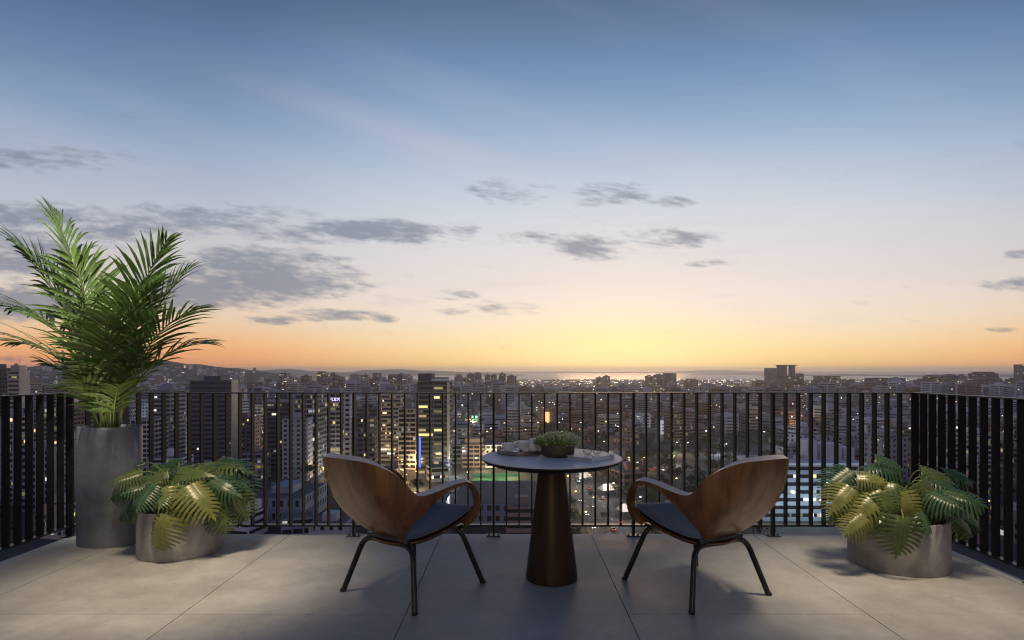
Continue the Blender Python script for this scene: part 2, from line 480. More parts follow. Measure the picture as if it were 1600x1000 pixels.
# ------------------------------------------------------------------ palm
M_palm = mat('palm_leaf', (0.105, 0.170, 0.046), 0.38, var=0.35, vscale=6, spec=0.5, trans=0.22)
M_rach = mat('palm_stalk', (0.13, 0.16, 0.045), 0.5, var=0.2, vscale=9)
rp = random.Random(11)
palm = thing('palm', 'tall feathery areca palm growing out of the tall slate planter', 'plant', (PT[0], PT[1], .805))
def frond(az, L, e0, e1, ll=.36, start=.22, twist=0.0, dens=.031, wid=.027, base=(0, 0), droop=.45):
    mb = MB()
    n = 26
    pts = [Vector((base[0], base[1], -.02))]
    for i in range(n):
        t = (i + .5) / n
        e = R(e0 + (e1 - e0) * t ** 1.5)
        a = R(az)
        pts.append(pts[-1] + Vector((math.cos(a) * math.cos(e), math.sin(a) * math.cos(e), math.sin(e))) * (L / n))
    mb.tube(pts, [.0085 * (1 - .86 * i / n) + .001 for i in range(n + 1)], 5, 1)
    def pos(t):
        f = t * n; i = min(int(f), n - 1); return pts[i].lerp(pts[i + 1], f - i), (pts[i + 1] - pts[i]).normalized()
    m = int(L * (1 - start) / dens)
    for k in range(m):
        t = start + (1 - start) * (k + .5) / m
        p, tg = pos(t)
        sidev = tg.cross(Vector((0, 0, 1)))
        if sidev.length < .12: sidev = Vector((-math.sin(R(az)), math.cos(R(az)), 0))
        sidev.normalize()
        rot = Matrix.Rotation(twist, 3, tg); sidev = rot @ sidev
        up = sidev.cross(tg).normalized()
        s = (t - start) / (1 - start)
        length = ll * 1.26 * (math.sin(math.pi * min(1, .16 + .78 * s)) ** .75) * rp.uniform(.88, 1.08)
        for sg in (-1, 1):
            ang = R(58 - 34 * s + rp.uniform(-6, 6))
            d = (tg * math.cos(ang) + sidev * sg * math.sin(ang) + up * rp.uniform(.05, .28)).normalized()
            w = wid * rp.uniform(.85, 1.1)
            q = p.copy(); b = len(mb.v)
            seg = 5
            wv = d.cross(up)
            if wv.length < .1: wv = tg.copy()
            wv.normalize()
            for j in range(seg + 1):
                x = j / seg
                ww = w * (.35 + 1.5 * x) if x < .4 else w * (.95 * (1 - ((x - .4) / .6) ** 1.8) + .02)
                ww *= .5
                mb.v.append(tuple(q - wv * ww)); mb.v.append(tuple(q + up * ww * .28)); mb.v.append(tuple(q + wv * ww))
                d = (d + Vector((0, 0, -1)) * droop * (.16 + .32 * x) * rp.uniform(.7, 1.3)).normalized()
                q = q + d * (length / seg)
            for j in range(seg):
                a = b + j * 3
                mb.f += [(a, a + 1, a + 4, a + 3), (a + 1, a + 2, a + 5, a + 4)]; mb.m += [0, 0]
    mb.build('frond', [M_palm, M_rach], palm, True)
FR = [(182, 1.68, 88, 62, .36, .34, .1), (352, 1.50, 87, 54, .34, .34, .0), (186, 1.58, 84, 40, .36, .36, .3), (176, 1.30, 80, 8, .36, .36, .2), (8, 1.36, 83, 46, .34, .36, .2),
      (350, 1.18, 80, 18, .34, .36, .1), (12, 1.00, 78, 2, .32, .36, .0), (190, .98, 78, 4, .33, .36, .2), (200, 1.40, 85, 52, .34, .34, .5), (165, 1.3, 86, 56, .33, .36, .9),
      (320, 1.2, 84, 36, .34, .36, .3), (262, 1.28, 87, 62, .33, .38, .6), (110, 1.22, 86, 48, .33, .38, .4),
      (300, .94, 83, 36, .31, .36, .4), (340, 1.22, 85, 44, .33, .36, .5), (150, 1.08, 83, 32, .33, .36, .5),
      (250, .60, 86, 40, .24, .34, .3), (290, .58, 85, 36, .24, .34, .3), (205, .66, 84, 22, .25, .34, .3), (335, .66, 84, 22, .25, .34, .3), (270, .46, 84, 30, .20, .34, .3), (228, .46, 82, 16, .20, .34, .2), (312, .48, 82, 16, .20, .34, .2)]
for f in FR:
    a = R(f[0]); rr = rp.uniform(.02, .09)
    frond(*f, base=(math.cos(a) * rr, math.sin(a) * rr * .7))

# ------------------------------------------------------------------ monsteras
M_mon = [mat('monstera_leaf', (0.095, 0.140, 0.042), 0.34, var=0.30, vscale=9, spec=0.5, trans=0.10),
         mat('lamplit_monstera_leaf', (0.190, 0.205, 0.055), 0.34, var=0.28, vscale=9, spec=0.5, trans=0.14),  # warm lamplight on the front leaves put into their yellow-green
         mat('old_monstera_leaf', (0.040, 0.092, 0.040), 0.36, var=0.30, vscale=9, spec=0.5, trans=0.08)]  # darker green for back and filler leaves
M_mrib = mat('monstera_midrib', (0.20, 0.24, 0.10), 0.45)
def leaf_mesh(seed, mt, nl=9):
    """unit-length split leaf: base at the origin, tip along +y, lobes cut to a third of the way in"""
    r = random.Random(seed); mb = MB()
    def bend(x, y):
        z = abs(x) * .16 - 1.15 * x * x - .30 * max(0, y) ** 2
        return Vector((x, y, z + .012 * math.sin(9 * y + seed)))
    edges = [(-.02 + .92 * (k / nl) ** .92) for k in range(nl + 1)]
    for sg in (-1, 1):
        for k in range(nl):
            y0, y1 = edges[k], edges[k + 1]
            tm = (k + .5) / nl
            ext = .62 * math.sin(math.pi * (tm * .80 + .20) ** .82) ** .8 * r.uniform(.92, 1.06) + .03
            lift = (-.20 + .62 * tm)                                   # lower lobes sweep back, upper ones forward
            inner = .30
            st = [(0.0, 0.0, 1.0), (.10, .0, 1.0), (.26, .015, .98), (.34, .03, .74), (.55, .06, .70), (.74, .11, .68), (.91, .18, .48), (1.0, .25, .10)]
            b = len(mb.v)
            for (x, sw, wd) in st:
                X = ext * x
                yc = (y0 + y1) / 2 + ext * (lift * x * (.55 + .45 * x) + sw * .45)
                hw = (y1 - y0) / 2 * wd * (1.0 + .18 * x)
                droopz = -.10 * x * x * r.uniform(.6, 1.3)
                for q in (-1, 0, 1):
                    p = bend(X * sg, yc + hw * q); p.z += droopz + (.010 if q == 0 and x > .1 else 0)
                    mb.v.append(tuple(p))
            for j in range(len(st) - 1):
                a = b + j * 3
                for q in (0, 1):
                    f = (a + q, a + q + 1, a + q + 4, a + q + 3)
                    mb.f.append(f if sg < 0 else tuple(reversed(f))); mb.m.append(0)
    b = len(mb.v)                                                      # tip lobe
    tip = [bend(-.05, .86), bend(.05, .86), bend(.042, .95), bend(-.042, .95), bend(0, 1.06)]
    mb.add(tip, [(0, 1, 2, 3), (3, 2, 4)], 0)
    mid = [bend(0, -.03 + 1.03 * i / 10) + Vector((0, 0, .006)) for i in range(11)]
    mb.tube(mid, [.009 * (1 - .8 * i / 10) for i in range(11)], 5, 1)
    me = mb.mesh('leaf', [mt, M_mrib]); me.shade_smooth()
    return me
LEAF = [[leaf_mesh(s + 10 * i, M_mon[i], 10 + s % 2) for s in range(3)] for i in range(3)]
def monstera(label, cx, cy, z0, defs, seed, group):
    r = random.Random(seed)
    p = thing('monstera_plant', label, 'plant', (cx, cy, z0), 0, group)
    O = Vector((cx, cy, z0))
    def leaf(A, T, roll, kind):
        d = T - A; L = d.length; d.normalize()
        view = Vector((0, 0, CAM_H)) - A
        nrm = (Vector((0, 0, 1)) * .75 + Vector((0, -1, 0)) * .55 + Vector((A.x - O.x, A.y - O.y, 0)).normalized() * .35)
        nrm = (nrm - d * nrm.dot(d)).normalized()
        nrm = Matrix.Rotation(roll, 3, d) @ nrm
        x = d.cross(nrm).normalized()
        o = put('leaf', LEAF[kind][r.randrange(3)], p)
        s = L / 1.02
        wx = s * r.uniform(.86, 1.02)
        o.matrix_local = Matrix(((x.x * wx, d.x * s, nrm.x * s, A.x - cx), (x.y * wx, d.y * s, nrm.y * s, A.y - cy), (x.z * wx, d.z * s, nrm.z * s, A.z - z0), (0, 0, 0, 1)))
        st = Vector((r.uniform(-.07, .07), r.uniform(-.06, .06), -.01))
        e = A - O
        mid = Vector((e.x * .38, e.y * .38, e.z * .75 + .10))
        pts = [st * (1 - t) ** 2 + mid * 2 * t * (1 - t) + e * t * t for t in [i / 8 for i in range(9)]]
        mb = MB(); mb.tube(pts, [.0062 * (1 - .45 * i / 8) for i in range(9)], 6); mb.build('petiole', M_mrib, p, True)
    for (u0, v0, u1, v1, Y0, Y1, k, roll) in defs:
        leaf(at(u0, v0, Y0), at(u1, v1, Y1), roll, k)
    for i in range(24):
        a = R(15 * i + r.uniform(-10, 10)); rad = r.uniform(.10, .26)
        A = O + Vector((math.cos(a) * rad, math.sin(a) * rad * .9, r.uniform(.12, .30)))
        L = r.uniform(.17, .25); el = R(r.uniform(-50, 0))
        T = A + Vector((math.cos(a) * math.cos(el), math.sin(a) * math.cos(el), math.sin(el))) * L
        if T.y > 4.50: continue
        leaf(A, T, r.uniform(-.3, .3), r.choice((0, 2, 2)))
LD = [(258, 806, 233, 864, 3.85, 3.80, 1, .0), (254, 764, 259, 815, 3.95, 3.86, 1, .1), (300, 757, 338, 802, 3.97, 3.88, 1, -.2), (340, 780, 351, 838, 4.05, 3.98, 0, .2),
      (362, 768, 386, 812, 4.12, 4.05, 0, .3), (230, 778, 190, 815, 4.0, 3.95, 0, -.3), (205, 746, 158, 778, 4.12, 4.08, 2, -.3), (232, 735, 285, 722, 4.25, 4.2, 2, .1), (320, 728, 372, 716, 4.3, 4.2, 0, .0),
      (338, 722, 391, 727, 4.28, 4.22, 2, .2), (352, 738, 394, 778, 4.22, 4.15, 2, .3), (275, 742, 320, 734, 4.1, 4.0, 0, .0), (225, 722, 206, 727, 4.25, 4.2, 2, -.2), (280, 722, 262, 712, 4.3, 4.35, 2, 0),
      (262, 742, 215, 752, 4.05, 3.98, 0, -.1), (330, 750, 372, 768, 4.06, 3.98, 2, .2)]
RD = [(1330, 762, 1297, 799, 3.78, 3.70, 1, -.2), (1382, 771, 1336, 808, 3.72, 3.62, 1, -.1), (1352, 808, 1320, 832, 3.66, 3.60, 1, -.2), (1408, 770, 1434, 827, 3.70, 3.60, 1, .2), (1411, 808, 1406, 875, 3.57, 3.53, 0, .0),
      (1440, 752, 1494, 816, 3.75, 3.66, 0, .1), (1368, 716, 1420, 728, 3.95, 3.88, 2, .0), (1330, 737, 1288, 764, 3.92, 3.86, 2, -.3), (1340, 745, 1392, 748, 3.80, 3.72, 1, .0), (1478, 740, 1531, 745, 3.95, 3.92, 2, .2),
      (1500, 798, 1546, 826, 3.82, 3.78, 2, .3), (1494, 808, 1530, 836, 3.76, 3.72, 0, .2), (1512, 778, 1544, 801, 3.88, 3.84, 2, .3), (1304, 796, 1296, 822, 3.80, 3.78, 0, -.2), (1440, 735, 1500, 748, 3.85, 3.78, 0, .1),
      (1395, 728, 1350, 724, 3.95, 3.9, 2, -.1), (1462, 775, 1512, 800, 3.72, 3.66, 0, .2), (1380, 770, 1400, 812, 3.68, 3.6, 0, 0)]
monstera('bushy split-leaf monstera spilling over the low planter on the left', PL[0], PL[1], .285, LD, 5, 'monstera plants in low planters')
monstera('bushy split-leaf monstera spilling over the low planter on the right', PR[0], PR[1], .285, RD, 8, 'monstera plants in low planters')

# ------------------------------------------------------------------ lounge chairs
def wood(name, c0, c1):
    m = mat(name, c0, 0.36, coat=0.25, spec=0.5)
    t = m.node_tree; b = t.nodes['Principled BSDF']
    c = t.nodes.new('ShaderNodeTexCoord'); mp = t.nodes.new('ShaderNodeMapping'); mp.inputs['Scale'].default_value = (15, 15, 0.9); mp.inputs['Rotation'].default_value = (R(14), 0, 0)
    n = t.nodes.new('ShaderNodeTexNoise'); n.inputs['Scale'].default_value = 1.0; n.inputs['Detail'].default_value = 8; n.inputs['Roughness'].default_value = 0.6; n.inputs['Distortion'].default_value = 0.5
    cr = t.nodes.new('ShaderNodeValToRGB'); cr.color_ramp.elements[0].position = .34; cr.color_ramp.elements[1].position = .66
    cr.color_ramp.elements[0].color = (*c0, 1); cr.color_ramp.elements[1].color = (*c1, 1)
    t.links.new(c.outputs['Object'], mp.inputs[0]); t.links.new(mp.outputs[0], n.inputs['Vector']); t.links.new(n.outputs['Fac'], cr.inputs[0]); t.links.new(cr.outputs[0], b.inputs['Base Color'])
    return m
M_walnut = wood('walnut_veneer', (0.120, 0.052, 0.017), (0.31, 0.142, 0.047))
M_ply = mat('plywood_edge', (0.78, 0.70, 0.62), 0.5, var=0.08, vscale=30)
M_fab = mat('blue_grey_leather', (0.118, 0.128, 0.142), 0.6, var=0.08, vscale=8, bump=0.15, bscale=220)
M_under = mat('dark_walnut', (0.050, 0.026, 0.012), 0.45, var=0.2, vscale=8)
SECT = [((0, -.53, .83), (0, -.17, .34)), ((.09, -.525, .828), (.05, -.175, .342)), ((.16, -.505, .82), (.10, -.19, .352)), ((.215, -.45, .787), (.14, -.21, .376)), ((.245, -.39, .745), (.17, -.23, .407)),
        ((.265, -.345, .70), (.205, -.225, .45)), ((.28, -.305, .645), (.24, -.205, .495)), ((.292, -.255, .622), (.27, -.175, .535)), ((.305, -.16, .632), (.298, -.115, .585)), ((.31, -.04, .649), (.308, -.03, .613)),
        ((.315, .06, .651), (.312, .06, .622)), ((.315, .13, .634), (.312, .115, .610)), ((.313, .18, .595), (.31, .152, .580)), ((.31, .215, .541), (.306, .180, .534)), ((.305, .235, .476), (.301, .195, .480)), ((.29, .215, .40), (.285, .175, .43)), ((.25, .165, .352), (.25, .135, .385))]
BUL = [.085, .085, .085, .08, .07, .05, .03, .01] + [0] * 9
def make_chair(label, loc, rz, group):
    ch = thing('lounge_chair', label, 'chair', loc, rz, group)
    full = [((-t[0], t[1], t[2]), (-b[0], b[1], b[2]), w) for (t, b), w in reversed(list(zip(SECT, BUL))[1:])] + [(t, b, w) for (t, b), w in zip(SECT, BUL)]
    T = catmull([f[0] for f in full], 5); B = catmull([f[1] for f in full], 5)
    Wt = [v.x for v in catmull([(f[2], 0, 0) for f in full], 5)]
    rows = 10; SGN = 1
    mb = MB(); n = len(T); grid = []
    for t, b, w in zip(T, B, Wt):
        mid = (t + b) / 2
        out = Vector((mid.x * 1.5, min(mid.y, 0) - .05, -.22)).normalized()
        c = mid + out * w * 1.6
        grid.append([t * (1 - x) ** 2 + c * 2 * x * (1 - x) + b * x * x for x in [k / rows for k in range(rows + 1)]])
    th = .034
    for side in (0, 1):
        for i in range(n):
            for k in range(rows + 1):
                e1 = grid[min(i + 1, n - 1)][k] - grid[max(i - 1, 0)][k]
                e2 = grid[i][min(k + 1, rows)] - grid[i][max(k - 1, 0)]
                nn = e1.cross(e2)
                nn = nn.normalized() if nn.length > 1e-9 else Vector((0, 0, 1))
                p = grid[i][k] + nn * (th / 2 if side else -th / 2) * SGN
                L = (grid[i][0] - grid[i][rows]).length
                if side == 0: p = p + (grid[i][rows] - grid[i][0]).normalized() * min(.013, L * .40) * max(0, 1 - k / rows * 1.6)     # the outer veneer stops short: a chamfered ply edge shows
                mb.v.append(tuple(p))
    N = n * (rows + 1)
    for i in range(n - 1):
        for k in range(rows):
            a = i * (rows + 1) + k
            mb.f.append((a, a + rows + 1, a + rows + 2, a + 1)); mb.m.append(0)
            a += N
            mb.f.append((a, a + 1, a + rows + 2, a + rows + 1)); mb.m.append(0)
        a = i * (rows + 1); q = a + rows + 1
        mb.f.append((a, a + N, q + N, q)); mb.m.append(1)
        a += rows; q += rows
        mb.f.append((a, q, q + N, a + N)); mb.m.append(0)
    for k in range(rows):
        for a in (k, (n - 1) * (rows + 1) + k):
            mb.f.append((a, a + 1, a + 1 + N, a + N)); mb.m.append(0)
    sh = mb.build('back_shell', [M_walnut, M_ply], ch, True, 42)
    # seat pan and pad share one outline
    prof = [(0, .205), (.14, .215), (.24, .212), (.275, .185), (.272, .10), (.250, 0.0), (.222, -.09), (.185, -.165), (.12, -.215), (.05, -.232), (0, -.235)]
    outl = catmull([(x, y, 0) for x, y in prof], 4)
    outl = outl + [Vector((-p.x, p.y, 0)) for p in reversed(outl[1:-1])]
    def seat(name, z_off, ztop_in, th, mats, sc):
        mb = MB(); m_ = len(outl); rings = 7
        def zz(x, y): return .424 + .242 * y - .018 * max(0, 1 - (x / .28) ** 2) - .02 * max(0, 1 - ((y + .02) / .22) ** 2) + .006 * max(0, y) / .2
        top = []
        for g in range(rings + 1):
            q = g / rings
            for p in outl:
                x, y = p.x * sc * q, -.01 + (p.y + .01) * sc * q
                edge = 0 if q < .95 else -.006
                mb.v.append((x, y, zz(x, y) + z_off + edge))
        for g in range(rings):
            for i in range(m_):
                j = (i + 1) % m_; a = g * m_
                mb.f.append((a + i, a + m_ + i, a + m_ + j, a + j)); mb.m.append(0)
        b0 = rings * m_
        base = len(mb.v)
        for (q, dz_) in ((1.004, -th * .35), (.97, -th * .75), (.80, -th), (.45, -th * 1.25), (.0, -th * 1.35)):
            for p in outl:
                x, y = p.x * sc * q, -.01 + (p.y + .01) * sc * q
                mb.v.append((x, y, zz(x, y) + z_off + dz_))
        for k in range(5):
            a, c = (b0 if k == 0 else base + (k - 1) * m_), base + k * m_
            for i in range(m_):
                j = (i + 1) % m_
                mb.f.append((a + i, c + i, c + j, a + j)); mb.m.append(1 if k == 0 and len(mats) > 1 else 0)
        return mb.build(name, mats, ch, True, 60)
    seat('seat_pan', -.022, 0, .030, [M_under, M_walnut], 1.0)
    seat('seat_pad', 0, 0, .018, [M_fab, M_ply], .992)
    for sy, zt, yt in ((-1, .315, .205), (1, .335, .185)):
        pts = fillet([(-.285, sy * .285, 0.0), (-.19, sy * yt, zt), (.19, sy * yt, zt), (.285, sy * .285, 0.0)], .075, 9)
        mb = MB(); mb.tube(pts, .0155, 14)
        fr = mb.build('leg_frame', M_black, ch, True, 60)
        for sx in (-1, 1):
            f = MB(); f.lathe([(.0165, 0), (.017, .003), (.017, .012), (.0158, .016)], 14, cap0=True, cap1=True)
            f.build('foot_cap', M_black, fr, True, 50, (sx * .285, sy * .285, 0))
    br = MB(); br.box(-.035, .035, -.21, .19, .318, .338); br.box(-.16, .16, -.215, -.155, .322, .346); br.box(-.2, .2, .15, .2, .330, .352)
    br.build('bracket', M_black, ch)
    return ch
make_chair('moulded walnut lounge chair to the left of the table, turned right', (-.59, 3.48, 0), R(-35), 'walnut lounge chairs')
make_chair('moulded walnut lounge chair to the right of the table, turned left', (1.045, 3.478, 0), R(26.7), 'walnut lounge chairs')

# ------------------------------------------------------------------ table and what stands on it
M_top = mat('pale_stone_top', (0.72, 0.70, 0.69), 0.5, var=0.08, vscale=9, bump=0.05, bscale=120)
M_bronze = mat('brushed_bronze', (0.062, 0.038, 0.022), 0.44, metal=0.6, var=0.18, vscale=7, stretch=(1, 1, .3), rvar=.06)
M_rim = mat('dark_bronze_edge', (0.035, 0.026, 0.018), 0.45, metal=0.5)
TX, TY, TH = .222, 3.63, .738
tb = thing('bistro_table', 'round pale topped table on a bronze cone base between the chairs', 'table', (TX, TY, 0))
m = MB(); m.lathe([(.0, .700), (.372, .700), (.415, .717), (.4235, .726), (.4245, .733)], 96); m.build('table_edge', M_rim, tb, True, 30)
m = MB(); m.lathe([(.4250, .7325), (.4255, .7355), (.4235, TH), (0.0, TH)], 96); m.build('table_top', M_top, tb, True, 30)
m = MB(); m.lathe([(.152, 0), (.157, .003), (.157, .02), (.128, .26), (.098, .52), (.080, .68), (.082, .6995)], 72, cap0=True, cap1=True); m.build('pedestal', M_bronze, tb, True, 40)

M_cer = mat('white_ceramic', (0.82, 0.82, 0.83), 0.28, coat=.3)
M_tray = mat('champagne_metal_tray', (0.30, 0.27, 0.22), 0.32, metal=0.8, var=0.1, vscale=5)
def tz(u, Y): return ((u - CU) / FPX * Y, Y, TH)
tr = thing('serving_tray', 'round metal serving tray holding cups on the left of the table', 'tray', (.030, 3.80, TH))
m = MB(); m.lathe([(.0, 0), (.138, 0), (.146, .004), (.147, .026), (.144, .027), (.141, .012), (.138, .009), (0, .009)], 72); m.build('tray_dish', M_tray, tr, True, 40)
def cup(name, label, x, y, r, h, foot, handle=None, saucer=0.0, straight=False):
    c = thing(name, label, 'cup', (x, y, TH + .0092), 0)
    z0 = 0
    if saucer:
        s = MB(); s.lathe([(0, 0), (saucer * .5, 0), (saucer, .010), (saucer * .985, .012), (saucer * .5, .005), (0, .005)], 40); s.build('saucer', M_cer, c, True, 60)
        z0 = .0052
    b = MB()
    if straight: pr = [(0, z0), (r * .96, z0), (r, z0 + .003), (r, z0 + h), (r - .0025, z0 + h), (r - .003, z0 + .006), (0, z0 + .005)]
    else: pr = [(0, z0), (foot, z0), (foot * 1.02, z0 + .004), (r * .90, z0 + h * .30), (r * .98, z0 + h * .6), (r, z0 + h), (r - .0025, z0 + h), (r * .92, z0 + h * .5), (foot, z0 + .008), (0, z0 + .007)]
    b.lathe(pr, 40); b.build('cup_body', M_cer, c, True, 60)
    if handle is not None:
        hb = MB(); a = handle
        pts = [Vector((math.cos(a) * (r * .93 + .018 * math.sin(t)), math.sin(a) * (r * .93 + .018 * math.sin(t)), z0 + h * .55 + math.cos(t) * h * .28)) for t in [math.pi * i / 10 for i in range(11)]]
        hb.tube(pts, .0032, 8); hb.build('handle', M_cer, c, True)
    return c
def on(u, Y): return (u - CU) / FPX * Y
cup('coffee_cup', 'white coffee cup on a saucer at the left of the tray', on(795, 3.745), 3.745, .0445, .055, .024, 0.25, .068)
cup('coffee_cup', 'white coffee cup on a saucer behind the small dish', on(817, 3.855), 3.855, .0420, .055, .023, 2.6, .058)
cup('espresso_cup', 'tiny white cup at the front of the tray', on(821, 3.70), 3.70, .0225, .034, .016, None)
cup('tumbler', 'tall straight white tumbler beside the moss bowl', on(833.5, 3.725), 3.725, .0262, .094, .02, None, 0, True)

M_bowl = mat('dark_bronze_bowl', (0.14, 0.115, 0.075), 0.42, metal=0.7, var=0.15, vscale=6)
bx, by = .262, 3.668
bo = thing('bowl', 'dark bronze bowl planted with moss in the middle of the table', 'bowl', (bx, by, TH))
m = MB(); m.lathe([(0, 0), (.082, 0), (.096, .008), (.1025, .022), (.1035, .0765), (.1005, .078), (.098, .070), (.094, .05)], 72); m.build('bowl_body', M_bowl, bo, True, 45)
m = MB(); m.lathe([(.0985, .066), (0, .068)], 40); m.build('soil', M_soil, bo)
mp_ = tag(thing('moss_plant', 'low dome of pale green succulent moss filling the bronze bowl', 'plant', (bx, by, TH + .068)))
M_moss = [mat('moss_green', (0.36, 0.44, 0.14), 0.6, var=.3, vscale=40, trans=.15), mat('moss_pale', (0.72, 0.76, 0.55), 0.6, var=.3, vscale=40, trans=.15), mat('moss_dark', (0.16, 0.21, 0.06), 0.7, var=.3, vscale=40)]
r = random.Random(21); m = MB()
for i in range(1500):
    ph = math.acos(1 - r.random() ** .8 * 1.0); a = r.uniform(0, 2 * math.pi)
    d = Vector((math.sin(ph) * math.cos(a), math.sin(ph) * math.sin(a), math.cos(ph)))
    lump = 1 + .10 * mnoise.noise(d * 4.0)
    p = Vector((d.x * .126, d.y * .126, d.z * .066 + .004)) * lump * r.uniform(.82, 1.10)
    u = (d + Vector((r.uniform(-.6, .6), r.uniform(-.6, .6), r.uniform(-.2, .7)))).normalized()
    s = u.orthogonal().normalized(); s = Matrix.Rotation(r.uniform(0, 6.28), 3, u) @ s
    l, w = r.uniform(.009, .022), r.uniform(.0028, .0048)
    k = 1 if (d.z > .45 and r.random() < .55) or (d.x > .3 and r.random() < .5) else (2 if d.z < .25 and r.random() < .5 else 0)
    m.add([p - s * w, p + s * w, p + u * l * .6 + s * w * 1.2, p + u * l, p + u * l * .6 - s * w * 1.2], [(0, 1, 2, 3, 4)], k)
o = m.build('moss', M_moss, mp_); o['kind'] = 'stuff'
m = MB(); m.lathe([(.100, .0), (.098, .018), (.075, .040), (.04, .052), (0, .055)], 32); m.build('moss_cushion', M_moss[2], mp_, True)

M_cover = mat('pale_blue_cover', (0.66, 0.73, 0.77), 0.5, var=.05, vscale=12)
M_page = mat('book_pages', (0.42, 0.43, 0.43), 0.8, var=.12, vscale=2, stretch=(1, 1, 400))
fr, le, ri = Vector((.442, 3.423)), Vector((.338, 3.572)), Vector((.600, 3.600))
ex, ey = (ri - fr), (le - fr)
bk = thing('book', 'pale blue hardback book lying on the right of the table', 'book', (fr.x, fr.y, TH), math.atan2(ex.y, ex.x))
BL, BW = .238, .182
m = MB(); m.box(0, BL, 0, BW, 0, .0028); m.box(0, BL, 0, BW, .0180, .0208); m.box(0, BL, 0, .0030, .0028, .0180)
bevel(m.build('cover', M_cover, bk), .0008, 1)
m = MB(); m.box(.004, BL - .004, .0032, BW - .004, .0029, .0179); m.build('pages', M_page, bk)
M_specs = mat('black_acetate', (0.008, 0.008, 0.009), 0.25)
M_lens = mat('clear_lens', (0.9, 0.9, 0.9), 0.03); M_lens.node_tree.nodes['Principled BSDF'].inputs['Transmission Weight'].default_value = 1.0
cxy = fr + ex * .47 + ey * .50
gl = thing('eyeglasses', 'thin black framed eyeglasses resting on the pale blue book', 'eyeglasses', (cxy.x, cxy.y, TH + .0226), R(200))
gl.scale = (1.0, 1.0, 1.0)
def ring(cx, rx, rz_, n=26): return [Vector((cx + rx * math.cos(2 * math.pi * i / n), 0, .021 + rz_ * math.sin(2 * math.pi * i / n))) for i in range(n + 1)]
for sx in (-1, 1):
    m = MB(); m.tube(ring(sx * .033, .026, .0205), .0015, 7); rm = m.build('rim', M_specs, gl, True)
    m = MB(); vs = ring(sx * .033, .0252, .0197)[:-1]; m.add([v + Vector((0, .0004, 0)) for v in vs] + [v - Vector((0, .0004, 0)) for v in vs],
        [tuple(range(26)), tuple(reversed(range(26, 52)))] + [(i, 26 + i, 26 + (i + 1) % 26, (i + 1) % 26) for i in range(26)]); m.build('lens', M_lens, rm)
    m = MB(); m.tube(fillet([(sx * .059, 0, .024), (sx * .067, .004, .026), (sx * .062, .10, .012), (sx * .060, .135, .000)], .012, 4), .0016, 7); m.build('temple', M_specs, gl, True)
m = MB(); m.tube(catmull([(-.0085, 0, .024), (0, -.001, .029), (.0085, 0, .024)], 4), .0016, 7); m.build('bridge', M_specs, gl, True)
# ================================================================== CITY
GZ = -75.0                                   # street level below the terrace floor
M_ground = mat('city_ground', (0.045, 0.043, 0.042), 0.9, var=.5, vscale=.02, detail=8)
M_asph = mat('asphalt', (0.05, 0.05, 0.052), 0.75, var=.2, vscale=.3)
M_line = mat('road_paint', (0.6, 0.6, 0.58), 0.7)
M_water = mat('lake_water', (0.06, 0.07, 0.08), 0.30, spec=0.8)
M_turf = mat('artificial_turf', (0.03, 0.11, 0.035), 0.8, var=.2, vscale=.2)
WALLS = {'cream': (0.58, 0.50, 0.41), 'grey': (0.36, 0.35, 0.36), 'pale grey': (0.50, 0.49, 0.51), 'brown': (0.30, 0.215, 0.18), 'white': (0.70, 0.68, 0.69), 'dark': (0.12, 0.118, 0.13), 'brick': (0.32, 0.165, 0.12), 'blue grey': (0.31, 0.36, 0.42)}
MW = {k: mat(k.replace(' ', '_') + '_facade', c, .8, var=.16, vscale=.15, detail=6) for k, c in WALLS.items()}
M_glass = mat('dark_window_glass', (0.018, 0.020, 0.024), 0.15, spec=0.6)
M_roof = mat('bitumen_roof', (0.10, 0.10, 0.105), .9, var=.3, vscale=.2)
M_tileroof = mat('clay_roof', (0.16, 0.075, 0.045), .85, var=.3, vscale=.6)
LIT = {'warm': emat('warm_window_light', (1.0, .72, .34), 1.0), 'white': emat('white_window_light', (1.0, .93, .80), 1.05), 'yellow': emat('yellow_window_light', (1.0, .84, .30), 0.8), 'cool': emat('cool_window_light', (.70, .86, 1.0), 0.9), 'dim': emat('dim_window_light', (1.0, .75, .42), .22)}
for k_ in list(LIT):
    e_ = LIT[k_].node_tree.nodes['Principled BSDF'].inputs
    for q_, f_ in (('soft', .45), ('faint', .2), ('bright', 1.4)):
        LIT[k_ + ' ' + q_] = emat(q_ + '_' + k_ + '_window', tuple(e_['Emission Color'].default_value)[:3], e_['Emission Strength'].default_value * f_)
M_lampw = emat('white_lamp', (1.0, .93, .82), 7.0)
M_lampy = emat('sodium_lamp', (1.0, .66, .18), 6.0)
M_green = emat('green_neon', (.10, .95, .30), 1.6)
M_greenw = emat('pale_green_neon', (.45, 1.0, .62), 1.6)
M_violet = emat('violet_neon', (.62, .52, 1.0), 2.6)
M_blue = emat('blue_led', (.04, .13, 1.0), 2.2)
M_amber = emat('amber_facade_light', (1.0, .58, .20), 1.3)
M_red = emat('tail_light', (1.0, .10, .04), 4.0)
M_steel = mat('galvanised_steel', (0.2, 0.2, 0.2), .5, metal=.6)

def gpl(name, x0, x1, y0, y1, z, m, kind='structure'):
    b = MB(); b.add([(x0, y0, z), (x1, y0, z), (x1, y1, z), (x0, y1, z)], [(0, 1, 2, 3)])
    return tag(b.build(name, m), kind=kind)
gpl('ground', -18000, 18000, -1500, 24000, GZ, M_ground)
